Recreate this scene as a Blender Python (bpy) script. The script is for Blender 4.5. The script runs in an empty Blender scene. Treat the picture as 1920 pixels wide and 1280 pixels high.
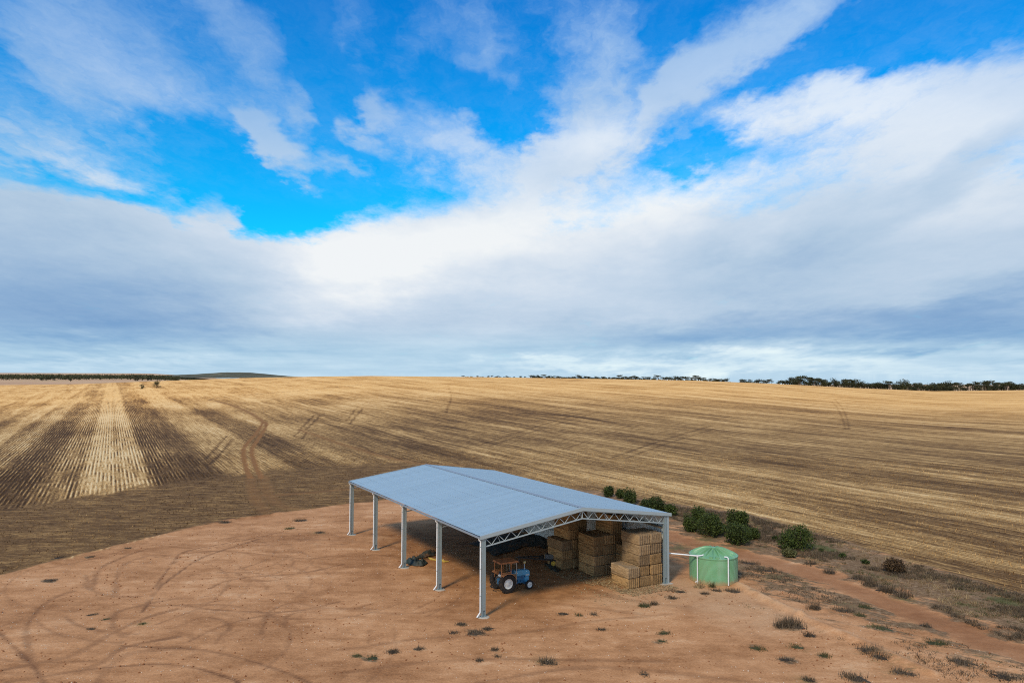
import bpy, bmesh, math, random
import numpy as np
from mathutils import Matrix, Vector
random.seed(7); rng = np.random.default_rng(7)
scene = bpy.context.scene
COL = scene.collection
R = math.radians

# ------------------------------------------------------------------ camera
F_PX, PITCH, ROLL, CAM_H = 1371.04, 0.0436509, 0.0029402, 18.2187     # photo is 1920 x 1280
cam_d = bpy.data.cameras.new('camera')
cam_d.sensor_width = 36.0; cam_d.lens = F_PX / 1920 * 36.0
cam_d.clip_start = 0.5; cam_d.clip_end = 40000
cam = bpy.data.objects.new('camera', cam_d); COL.objects.link(cam)
cam.matrix_world = (Matrix.Translation((0, 0, CAM_H)) @ Matrix.Rotation(R(90) + PITCH, 4, 'X')
                    @ Matrix.Rotation(ROLL, 4, 'Z'))
scene.camera = cam

# ------------------------------------------------------------------ light
SUN_EL = 42.0
SUN_H = Vector((-0.46, -0.888)).normalized()          # horizontal direction towards the sun
SUN_AZ = math.atan2(SUN_H.x, SUN_H.y)
sun_d = bpy.data.lights.new('sun', 'SUN'); sun_d.energy = 3.0; sun_d.angle = R(9.0); sun_d.color = (1.0, 0.87, 0.66)
sun = bpy.data.objects.new('sun', sun_d); COL.objects.link(sun)
sv = Vector((SUN_H.x * math.cos(R(SUN_EL)), SUN_H.y * math.cos(R(SUN_EL)), math.sin(R(SUN_EL))))
sun.rotation_euler = sv.to_track_quat('Z', 'Y').to_euler()
sun.location = (0, 0, 60)
scene.view_settings.view_transform = 'Standard'
scene.view_settings.look = 'None'
scene.view_settings.exposure = 0.0
scene.view_settings.gamma = 1.0
scene.view_settings.use_curve_mapping = False
scene.cycles.use_denoising = False
scene.cycles.filter_width = 1.05
scene.cycles.max_bounces = 6; scene.cycles.diffuse_bounces = 3


# ------------------------------------------------------------------ node helper
class NT:
    def __init__(s, tree): s.t = tree; s.n = tree.nodes; s.l = tree.links
    def put(s, sock, v):
        if isinstance(v, bpy.types.NodeSocket): s.l.new(v, sock)
        elif v is not None:
            if hasattr(sock, 'default_value'):
                if sock.type == 'RGBA' and len(v) == 3: v = (*v, 1)
                sock.default_value = v
    def node(s, typ, **kw):
        n = s.n.new(typ)
        for k, v in kw.items(): setattr(n, k, v)
        return n
    def m(s, op, a, b=None, c=None, clamp=False):
        n = s.node('ShaderNodeMath', operation=op, use_clamp=clamp)
        for i, v in enumerate((a, b, c)):
            if v is not None: s.put(n.inputs[i], v)
        return n.outputs[0]
    def vm(s, op, a, b=None):
        n = s.node('ShaderNodeVectorMath', operation=op)
        s.put(n.inputs[0], a)
        if b is not None: s.put(n.inputs[3 if op == 'SCALE' else 1], b)
        return n.outputs[1] if op in ('DOT_PRODUCT', 'LENGTH') else n.outputs[0]
    def xyz(s, v):
        n = s.node('ShaderNodeSeparateXYZ'); s.put(n.inputs[0], v); return n.outputs
    def vec(s, x, y, z=0.0):
        n = s.node('ShaderNodeCombineXYZ')
        for i, v in enumerate((x, y, z)): s.put(n.inputs[i], v)
        return n.outputs[0]
    def noise(s, v, scale=1.0, detail=4.0, rough=0.55, dist=0.0, color=False):
        n = s.node('ShaderNodeTexNoise'); s.put(n.inputs['Vector'], v)
        n.inputs['Scale'].default_value = scale; n.inputs['Detail'].default_value = detail
        n.inputs['Roughness'].default_value = rough; n.inputs['Distortion'].default_value = dist
        return n.outputs[1] if color else n.outputs[0]
    def mapr(s, v, a, b, c=0.0, d=1.0, smooth=True):
        n = s.node('ShaderNodeMapRange', interpolation_type='SMOOTHSTEP' if smooth else 'LINEAR')
        s.put(n.inputs[0], v)
        for i, q in enumerate((a, b, c, d)): s.put(n.inputs[1 + i], q)
        return n.outputs[0]
    def mix(s, f, a, b, mode='MIX'):
        n = s.node('ShaderNodeMix', data_type='RGBA', blend_type=mode)
        s.put(n.inputs[0], f); s.put(n.inputs[6], a); s.put(n.inputs[7], b)
        return n.outputs[2]
    def ramp(s, f, stops, interp='LINEAR'):
        n = s.node('ShaderNodeValToRGB'); r = n.color_ramp; r.interpolation = interp
        while len(r.elements) < len(stops): r.elements.new(0.5)
        for e, (p, c) in zip(r.elements, stops):
            e.position = p
            e.color = (c, c, c, 1) if isinstance(c, (int, float)) else (*c, 1)
        s.put(n.inputs[0], f); return n.outputs[0]
    def attr(s, name): return s.node('ShaderNodeAttribute', attribute_name=name).outputs['Fac']
    def bump(s, h, strength=0.3, dist=0.05):
        n = s.node('ShaderNodeBump'); n.inputs['Strength'].default_value = strength
        n.inputs['Distance'].default_value = dist; s.put(n.inputs['Height'], h); return n.outputs[0]


# ------------------------------------------------------------------ sky (world)
world = bpy.data.worlds.new('World'); scene.world = world; world.use_nodes = True
SKY_STRENGTH = 0.1


def px_dir(x, y):
    X, Y = x - 960, y - 640
    c, s = math.cos(-ROLL), math.sin(-ROLL)
    X, Y = c * X - s * Y, s * X + c * Y
    d = (X / F_PX, 1.0, -Y / F_PX); c, s = math.cos(PITCH), math.sin(PITCH)
    return Vector((d[0], c * d[1] - s * d[2], s * d[1] + c * d[2]))


def build_sky():
    t = world.node_tree; t.nodes.clear(); g = NT(t)
    tc = g.node('ShaderNodeTexCoord').outputs['Generated']
    d = g.vm('NORMALIZE', tc)
    dx, dy, dz = g.xyz(d)
    zc = g.m('MAXIMUM', dz, 0.0)
    az = g.m('ARCTAN2', dx, dy); el = g.m('ARCSINE', dz)
    den = g.m('ADD', zc, 0.13)
    pl = g.vec(g.m('DIVIDE', dx, den), g.m('DIVIDE', dy, den), 0.0)
    # warp of the cloud layout
    wn = g.noise(g.vm('MULTIPLY', pl, (1.5, 0.8, 1)), 1.4, 5, 0.6, color=True)
    warp = g.vm('MULTIPLY', g.vm('SUBTRACT', wn, (0.5, 0.5, 0.5)), (0.22, 0.12, 0.0))
    wn2 = g.noise(g.vm('MULTIPLY', pl, (1.5, 1.0, 1)), 7.0, 4, 0.6, color=True)
    warp2 = g.vm('MULTIPLY', g.vm('SUBTRACT', wn2, (0.5, 0.5, 0.5)), (0.07, 0.05, 0.0))
    A = g.vm('ADD', g.vm('ADD', g.vec(az, el, 0.0), warp), warp2)

    def blobs(vec, lst):
        tot = None
        for (x, y, rx, ry, rot, w) in lst:
            v = px_dir(x, y); v.normalize()
            a, e = math.atan2(v.x, v.y), math.asin(v.z)
            mp = g.node('ShaderNodeMapping', vector_type='TEXTURE')
            g.put(mp.inputs['Vector'], vec)
            mp.inputs['Location'].default_value = (a, e, 0)
            mp.inputs['Rotation'].default_value = (0, 0, R(rot))
            mp.inputs['Scale'].default_value = (rx / F_PX, ry / F_PX, 1)
            gr = g.node('ShaderNodeTexGradient', gradient_type='SPHERICAL'); g.l.new(mp.outputs[0], gr.inputs[0])
            sm = g.mapr(gr.outputs['Fac'], 0.0, 1.0, 0.0, w)
            tot = sm if tot is None else g.m('ADD', tot, sm)
        return tot
    # (px x, px y, half length, half height, tilt in degrees anticlockwise, weight)
    cover = [
        (170, 160, 360, 105, -17, .78), (110, 295, 330, 85, -22, .78), (200, 30, 480, 120, -20, .58),
        (470, 100, 240, 70, -38, .42), (520, 270, 150, 65, -35, 1.25), (470, 235, 80, 40, -40, .6), (640, 300, 110, 35, -15, .45), (590, 190, 70, 50, -60, .5), (420, 20, 260, 70, -20, .35),
        (700, 225, 90, 45, -50, .5), (810, 270, 190, 70, -20, .58), (900, 285, 150, 55, -15, .42),
        (640, 30, 200, 60, -60, .35), (790, 50, 150, 80, 60, .45), (900, 40, 170, 100, 70, .50), (930, 130, 140, 70, 60, .40),
        (1110, 90, 300, 140, 75, .56), (1070, 230, 220, 100, 50, .5), (1400, 70, 420, 90, 27, .95), (1230, 170, 240, 80, 38, .6),
        (1120, 290, 260, 70, 10, .5), (1560, 170, 270, 75, 12, .8), (1400, 205, 110, 50, 8, .5), (1780, 190, 330, 150, 0, .95),
        (1750, 330, 600, 160, 8, .9), (1250, 360, 500, 90, 8, .6), (930, 380, 330, 110, 15, .7), (700, 440, 190, 60, 10, .5),
        (60, 440, 420, 90, -10, .55), (330, 465, 300, 60, -8, .45), (395, 385, 60, 70, -50, .9), (690, 215, 50, 60, -60, .5), (1300, 240, 60, 25, 10, .5),
        # clear gaps
        (600, 370, 360, 95, -18, -.50), (450, 330, 260, 90, -30, -.4), (620, 130, 230, 70, -50, -.4), (880, 190, 160, 70, -25, -.5),
        (300, 245, 360, 45, -20, -.30), (10, 70, 110, 50, -35, -.5), (190, 372, 300, 50, -18, -.50), (370, 392, 300, 60, -6, -.75), (1190, 180, 130, 35, 52, -.40), (1760, 45, 330, 80, 0, -.9), (1310, 262, 190, 45, 12, -.6), (1240, 45, 90, 45, 40, -.5),
        (1430, 120, 170, 40, 18, -.35), (560, 400, 260, 60, -4, -.45), (980, 260, 90, 70, 60, -.4),
    ]
    pw = g.vm('ADD', pl, g.vm('SCALE', g.vm('SUBTRACT', wn2, (0.5, 0.5, 0.5)), .16))
    n1 = g.noise(g.vm('MULTIPLY', pw, (1.0, 0.5, 1)), 2.6, 10, 0.66)
    n2 = g.noise(g.vm('MULTIPLY', pw, (1.0, 0.55, 1)), 10.0, 9, 0.70)
    base = g.mapr(el, 0.245, 0.165, 0.0, 1.2)
    dens = g.m('ADD', g.m('ADD', blobs(A, cover), base),
               g.m('ADD', g.m('MULTIPLY', g.m('SUBTRACT', n1, 0.5), 1.25), g.m('MULTIPLY', g.m('SUBTRACT', n2, 0.5), g.mapr(el, .16, .30, .55, .95))))
    out_of_view = g.m('MAXIMUM', g.mapr(el, .50, .70), g.mapr(g.m('ABSOLUTE', az), .70, .95))
    dens = g.m('MULTIPLY_ADD', out_of_view, .62, dens)     # extra unseen cloud added outside the view to whiten the ambient light
    cov = g.mapr(dens, -0.06, 1.08)
    veil = g.m('MULTIPLY', g.mapr(g.m('ADD', g.m('MULTIPLY', n1, .6), g.m('MULTIPLY', n2, .55)), .46, .80), g.mapr(el, .20, .30, 0, .15))
    cov = g.m('MAXIMUM', cov, veil)
    thin = g.m('MULTIPLY', g.mapr(el, 0.20, 0.36), g.mapr(az, .12, -.12))
    cov = g.m('MULTIPLY', cov, g.m('MULTIPLY', g.mapr(el, 0.16, 0.46, 1.0, 0.80), g.m('MULTIPLY_ADD', thin, -.30, 1.0)))
    # brightness of the cloud
    Ab = g.vm('ADD', g.vec(az, el, 0.0), g.vm('SCALE', warp, 0.7))
    shade = [
        (780, 450, 420, 150, 18, .40), (640, 520, 200, 130, 30, .30), (1150, 400, 520, 140, 8, .42), (960, 520, 420, 150, 0, .20), (1350, 330, 400, 110, 10, .28),
        (1720, 190, 380, 160, 0, .42), (1850, 330, 330, 120, 0, .3), (1560, 160, 240, 90, 10, .36), (1400, 205, 110, 60, 0, .4), (1420, 60, 420, 90, 27, .2), (1450, 680, 620, 32, 0, .45), (1000, 685, 300, 18, 0, .2), (200, 686, 330, 14, 0, .20),
        (850, 280, 230, 90, -15, .36), (1100, 255, 200, 70, 10, .45), (480, 440, 360, 100, -8, .22), (250, 140, 200, 60, -20, .22), (210, 320, 150, 50, -20, .25),
        (700, 370, 200, 70, 20, .4),
        (1100, 110, 190, 160, 75, .12),
        # dark undersides
        (60, 590, 420, 110, 0, -.36), (100, 480, 460, 150, -10, -.30), (330, 630, 420, 50, 0, -.2), (1850, 600, 380, 100, 8, -.42), (1500, 612, 480, 50, 3, -.28), (1100, 640, 520, 45, 0, -.10),
        (1250, 610, 330, 50, 0, -.12), (1860, 300, 180, 45, 25, -.20), (1760, 350, 220, 45, 28, -.17), (1500, 450, 320, 55, 15, -.18), (1500, 520, 280, 90, 8, -.18),
    ]
    nb = g.noise(g.vm('MULTIPLY', pl, (0.7, 0.9, 1)), 1.3, 6, 0.5)
    # low streaks above the horizon, stretched sideways
    ns = g.noise(g.vec(g.m('MULTIPLY', az, 5.0), g.m('MULTIPLY', el, 75.0), 3.0), 1.0, 5, 0.55)
    lowmask = g.m('MULTIPLY', g.mapr(el, 0.075, 0.02), 1.0)
    sh = g.m('ADD', g.m('ADD', blobs(Ab, shade), 0.42), g.m('MULTIPLY', g.m('SUBTRACT', nb, 0.5), 0.55))
    sh = g.m('ADD', sh, g.m('MULTIPLY', g.m('SUBTRACT', n2, 0.5), 0.22))
    sh = g.m('ADD', sh, g.m('MULTIPLY', lowmask, g.m('MULTIPLY', g.m('SUBTRACT', ns, 0.47), .75)))
    sh = g.m('ADD', sh, g.mapr(el, 0.012, 0.0, 0.0, 0.06))
    sh = g.m('MULTIPLY_ADD', out_of_view, .30, sh)  # the added unseen cloud is whitened too, for a less blue fill
    sh = g.mapr(sh, -.28, 1.0, 0.0, 1.0, smooth=False)
    ccol = g.ramp(sh, [(0.0, (.16, .32, .58)), (0.22, (.28, .44, .66)), (0.45, (.45, .59, .75)), (0.66, (.58, .69, .82)), (0.84, (.73, .80, .88)), (1.0, (.88, .91, .93))])
    ccol = g.mix(g.mapr(el, .26, .48, 0, .6), ccol, g.mix(1.0, ccol, (.62, .85, 1.10), 'MULTIPLY'))
    cyan = g.mix(g.m('MULTIPLY', lowmask, 0.65), ccol, g.mix(1.0, ccol, (.86, 1.04, 1.05), 'MULTIPLY'))
    sky = g.node('ShaderNodeTexSky', sky_type='NISHITA', sun_disc=False)
    sky.sun_elevation = R(SUN_EL); sky.sun_rotation = SUN_AZ % (2 * math.pi)
    sky.air_density = 1.0; sky.dust_density = 0.3; sky.ozone_density = 2.0
    tint = g.ramp(g.mapr(el, 0.15, 0.5, smooth=False), [(0.0, (.02, .94, 1.18)), (0.5, (.012, .82, 1.30)), (1.0, (.01, .68, 1.30))])
    blue = g.mix(1.0, sky.outputs[0], g.vm('SCALE', tint, 1.5), 'MULTIPLY')
    cl = g.vm('SCALE', cyan, 1.0 / SKY_STRENGTH)
    col = g.mix(cov, blue, cl)
    bg = g.node('ShaderNodeBackground'); g.put(bg.inputs[0], col); bg.inputs[1].default_value = SKY_STRENGTH
    out = g.node('ShaderNodeOutputWorld'); g.l.new(bg.outputs[0], out.inputs[0])


build_sky()


# ------------------------------------------------------------------ positions
def G(x, y, z=0.0):
    """point at height z seen at photo pixel (x, y)"""
    d = px_dir(x, y); t = (z - CAM_H) / d.z
    return Vector((d.x * t, d.y * t, z))


SHED_O = Vector((-2.23239, 55.51718, 0)); PHI = -0.52092
SD = Vector((math.sin(PHI), math.cos(PHI), 0))      # along the shed (u)
SE = Vector((math.cos(PHI), -math.sin(PHI), 0))     # across the shed (v)
SHED_ROT = -PHI


def S(v, u, z=0.0): return SHED_O + SE * v + SD * u + Vector((0, 0, z))


ROW_A = R(-28.7)
CD = (math.cos(ROW_A), -math.sin(ROW_A)); WD = (math.sin(ROW_A), math.cos(ROW_A))

# far edge of the paddock: photo x -> photo y of its crest, distance
CR_X = np.array([-700, 0, 150, 300, 450, 600, 700, 900, 1100, 1300, 1450, 1600, 1750, 1920, 2600.])
CR_Y = np.array([722, 722, 720, 714, 708.5, 705.5, 704.5, 706.5, 709.5, 713, 719, 727, 733, 731, 731.])
CR_D = np.array([1000, 1000, 1000, 950, 900, 850, 820, 820, 820, 820, 820, 820, 820, 820, 820.])


def crest(px):
    y = np.interp(px, CR_X, CR_Y); d = np.interp(px, CR_X, CR_D)
    yh = 699.88 + (px - 960) * 0.00294
    return d, CAM_H - (y - yh) * d / F_PX


def sstep(a, b, x):
    t = np.clip((x - a) / (b - a), 0, 1); return t * t * (3 - 2 * t)


def vnoise(x, y, seed=0):
    xi = np.floor(x).astype(np.int64); yi = np.floor(y).astype(np.int64); xf = x - xi; yf = y - yi
    def h(a, b):
        v = (a * 374761393 + b * 668265263 + seed * 982451653) & 0x7fffffff
        v = ((v ^ (v >> 13)) * 1274126177) & 0x7fffffff
        return ((v ^ (v >> 16)) & 0xffff) / 65535.0
    u = xf * xf * (3 - 2 * xf); w = yf * yf * (3 - 2 * yf)
    return (h(xi, yi) * (1 - u) + h(xi + 1, yi) * u) * (1 - w) + (h(xi, yi + 1) * (1 - u) + h(xi + 1, yi + 1) * u) * w


def fbm(x, y, seed=0, oct=4):
    s = 0; a = 0.5
    for i in range(oct): s = s + a * vnoise(x * 2 ** i, y * 2 ** i, seed + i); a *= 0.5
    return s


def terrain(x, y):
    x = np.asarray(x, float); y = np.asarray(y, float)
    ys = np.maximum(y, 1.0)
    px = np.clip(960 + F_PX * x / ys, -700, 2600)
    d, zc = crest(px)
    t = np.clip((ys - 150) / (d - 150), 0, 1)
    up = zc * (0.45 * t + 0.55 * sstep(0, 1, t))
    right = sstep(250, 560, px)
    drop = -(np.maximum(ys - d, 0)) * 0.035
    after = np.maximum(zc + drop, -16 - 0.012 * np.maximum(ys - d, 0))
    left_after = zc * np.exp(-np.maximum(ys - d, 0) / 500)
    aft = right * after + (1 - right) * left_after
    z = np.where(ys < d, up, aft)
    # gentle relief close by
    near = 1 - sstep(90, 200, ys)
    z = z + near * (fbm(x * 0.12, y * 0.12, 3, 3) - 0.45) * 0.22 * (1 - shed_flat(x, y))
    return z


def shed_flat(x, y):
    dx = x - SHED_O.x; dy = y - SHED_O.y
    u = dx * SD.x + dy * SD.y; v = dx * SE.x + dy * SE.y
    o = np.maximum(np.maximum(-2 - u, u - 34), np.maximum(-2 - v, v - 26))
    return 1 - sstep(0, 6, o)


def tz(x, y): return float(terrain(np.array([x]), np.array([y]))[0])


def poly_w(pts): return np.array([[*G(a, b).xy] for a, b in pts])


def seg_dist(P, poly):
    best = np.full(len(P), 1e9)
    for a, b in zip(poly[:-1], poly[1:]):
        ab = b - a; L = max(ab @ ab, 1e-9)
        t = np.clip(((P - a) @ ab) / L, 0, 1)
        q = P - a - t[:, None] * ab
        best = np.minimum(best, np.einsum('ij,ij->i', q, q))
    return np.sqrt(best)


def inside(P, poly):
    c = np.zeros(len(P), bool); n = len(poly)
    for i in range(n):
        a, b = poly[i], poly[i - 1]
        k = (a[1] > P[:, 1]) != (b[1] > P[:, 1])
        xx = (b[0] - a[0]) * (P[:, 1] - a[1]) / ((b[1] - a[1]) if b[1] != a[1] else 1e-9) + a[0]
        c ^= k & (P[:, 0] < xx)
    return c


PAD_EDGE = [(-420, 1230), (-150, 1128), (0, 1081), (130, 1047), (300, 1004), (420, 976), (520, 962), (640, 946), (780, 930), (950, 918), (1110, 918),
            (1210, 936), (1290, 948), (1400, 962), (1500, 990), (1600, 1018), (1750, 1064), (1920, 1112), (2300, 1215)]
PADW = poly_w(PAD_EDGE)
PAD_POLY = np.vstack([PADW, [[140, 20], [140, -60], [-140, -60], [-140, 30]]])
HEAD_EDGE = [(-420, 1060), (-200, 985), (0, 950), (130, 932), (300, 908), (400, 893), (520, 880), (640, 872), (760, 866), (900, 880), (1000, 900), (1110, 918)]
HEADW = poly_w(HEAD_EDGE)
HEAD_POLY = np.vstack([HEADW, PADW[:11][::-1]])
TRACK_R = poly_w([(1150, 965), (1265, 1008), (1400, 1040), (1500, 1066), (1600, 1100), (1720, 1150), (1920, 1228), (2200, 1330)])
SCRUB_LINE = poly_w([(1180, 942), (1290, 972), (1400, 995), (1520, 1020), (1640, 1055), (1760, 1100), (1920, 1160), (2200, 1260)])


def smooth_poly(p, n=8):
    p = np.asarray(p, float); q = np.vstack([2 * p[0] - p[1], p, 2 * p[-1] - p[-2]]); out = []
    for i in range(1, len(q) - 2):
        for k in range(n):
            t = k / n; a, b, c, d = q[i - 1], q[i], q[i + 1], q[i + 2]
            out.append(.5 * ((2 * b) + (c - a) * t + (2 * a - 5 * b + 4 * c - d) * t * t + (3 * b - a - 3 * c + d) * t ** 3))
    out.append(q[-2]); return np.array(out)


def crop4(pts): return [(a / 3, 960 + b / 3) for a, b in pts]


RED_TRACKS = [   # wheel tracks worn to red soil through the stubble: px line, half width m, strength
    ([(488, 793), (492, 799), (478, 818), (459, 838), (457, 858), (463, 880), (470, 896)], .66, 1.0),
    ([(497, 796), (499, 803), (488, 820), (473, 842), (474, 858), (481, 878), (490, 896)], .66, 1.0),
    ([(492, 796), (470, 783), (440, 771), (405, 761.5), (393, 759.5), (404, 757.5), (440, 755), (560, 750), (680, 744)], 1.1, .75),
    ([(470, 896), (473, 915), (482, 940), (500, 960)], 1.2, .3), ([(492, 893), (500, 918), (520, 945), (560, 955)], 1.2, .28),
    ([(480, 930), (560, 925), (660, 915), (720, 908)], 1.2, .4), ([(560, 810), (640, 835), (760, 865), (860, 872)], 1.2, .45),
]
DARK_TRACKS = [  # darker tyre lines in the stubble
    ([(424, 820), (404, 842), (384, 862)], .45, .6), ([(438, 824), (416, 848), (394, 870)], .45, .6),
    ([(1148, 858), (1240, 829), (1332, 804)], .5, .45), ([(1172, 860), (1256, 832), (1345, 807)], .5, .45),
    ([(1560, 757), (1572, 772), (1581, 790), (1585, 806)], .5, .35), ([(1566, 754), (1580, 770), (1589, 790), (1591, 806)], .5, .35),
    ([(590, 787), (560, 812)], .5, .6), ([(600, 788), (572, 812)], .5, .6), ([(566, 810), (550, 822)], .4, .6), ([(578, 812), (566, 826)], .4, .6),
    ([(680, 778), (655, 802)], .6, .6), ([(668, 778), (648, 798)], .5, .5), ([(840, 745), (846, 760), (836, 785)], .8, .4), ([(905, 835), (1010, 805), (1105, 780)], .5, .35),
    ([(918, 838), (1022, 808), (1115, 783)], .5, .35), ([(1060, 842), (1160, 812)], .4, .3), ([(980, 784), (1080, 790), (1190, 806)], 2.6, .55), ([(1060, 800), (1180, 820), (1260, 832)], 1.8, .4),
]
WEAR = [         # tyre marks on the dirt pad
    (crop4([(1700, 90), (1580, 110), (1400, 150), (1060, 215), (980, 280), (870, 430)]), .16, .7),
    (crop4([(1480, 140), (1360, 180), (1150, 250), (1000, 340), (880, 440), (800, 560)]), .16, .7),
    (crop4([(690, 750), (900, 762), (1150, 775), (1400, 830), (1640, 910), (1750, 960)]), .17, .75),
    (crop4([(420, 890), (660, 862), (900, 852), (1100, 875), (1250, 915), (1340, 950)]), .18, .9),
    (crop4([(-60, 620), (0, 680), (60, 740), (150, 820), (230, 920), (260, 990)]), .2, .8),
    (crop4([(50, 950), (300, 910), (560, 850), (700, 760), (1000, 700)]), .3, .5),
    (crop4([(0, 890), (200, 850), (420, 800), (600, 700), (800, 600), (1000, 540)]), .35, .45),
    (crop4([(800, 250), (1000, 235), (1250, 215), (1400, 232), (1700, 260), (1900, 240)]), .2, .5),
    (crop4([(1040, 520), (1200, 545), (1450, 555), (1700, 545), (1900, 500)]), .22, .5),
    (crop4([(1180, 590), (1260, 610), (1290, 650), (1240, 700), (1210, 740)]), .2, .55),
    (crop4([(1180, 430), (1260, 390), (1400, 365), (1700, 340), (1930, 290)]), .2, .5), (crop4([(1320, 340), (1400, 370), (1500, 385), (1640, 370)]), .2, .4),
    (crop4([(150, 760), (155, 640), (220, 540), (320, 470), (420, 440)]), .25, .5),
    (crop4([(470, 400), (520, 430), (560, 320), (700, 250), (820, 210)]), .25, .45), (crop4([(480, 350), (520, 430), (640, 470), (800, 470)]), .25, .35),
    (crop4([(650, 460), (660, 360), (720, 280), (860, 240)]), .3, .35), (crop4([(1470, 680), (1500, 580), (1560, 530), (1650, 500)]), .22, .45),
    (crop4([(1600, 640), (1620, 580), (1700, 555), (1800, 560)]), .2, .4), (crop4([(540, 960), (620, 860), (760, 790), (1060, 760)]), .4, .35),
    (crop4([(700, 700), (640, 640), (660, 560), (800, 520), (1000, 480)]), .3, .4), (crop4([(200, 880), (160, 780), (150, 700)]), .3, .4),
    ([(560, 1130), (640, 1140), (760, 1150), (860, 1135)], .3, .3), ([(640, 1260), (800, 1240), (1000, 1235), (1250, 1240)], .3, .35), ([(640, 1215), (800, 1195), (980, 1185), (1100, 1165), (1260, 1150)], .3, .3),
    ([(900, 1280), (1100, 1250), (1300, 1265), (1500, 1290)], .35, .35), ([(560, 1010), (680, 1015), (760, 1030), (900, 1060)], .5, .35), ([(700, 1000), (860, 1020), (960, 1050)], .4, .4),
    ([(1000, 1095), (1080, 1095), (1160, 1120), (1300, 1140)], .5, .35), ([(950, 1120), (1080, 1135), (1200, 1150)], .4, .3),
]


_r = random.Random(11)
for _k in range(26):      # more turning circles on the open dirt
    _c = G(_r.uniform(-20, 640), _r.uniform(1010, 1260)); _rad = _r.uniform(4, 15); _a0 = _r.uniform(0, 6.28); _da = _r.uniform(.7, 2.2)
    for _o in (0, 1.75):
        WEAR.append(([(_c.x + (_rad + _o) * math.cos(_a0 + _da * q / 6), _c.y + (_rad + _o) * math.sin(_a0 + _da * q / 6)) for q in range(7)], _r.uniform(.11, .18), _r.uniform(.2, .46)))


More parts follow.
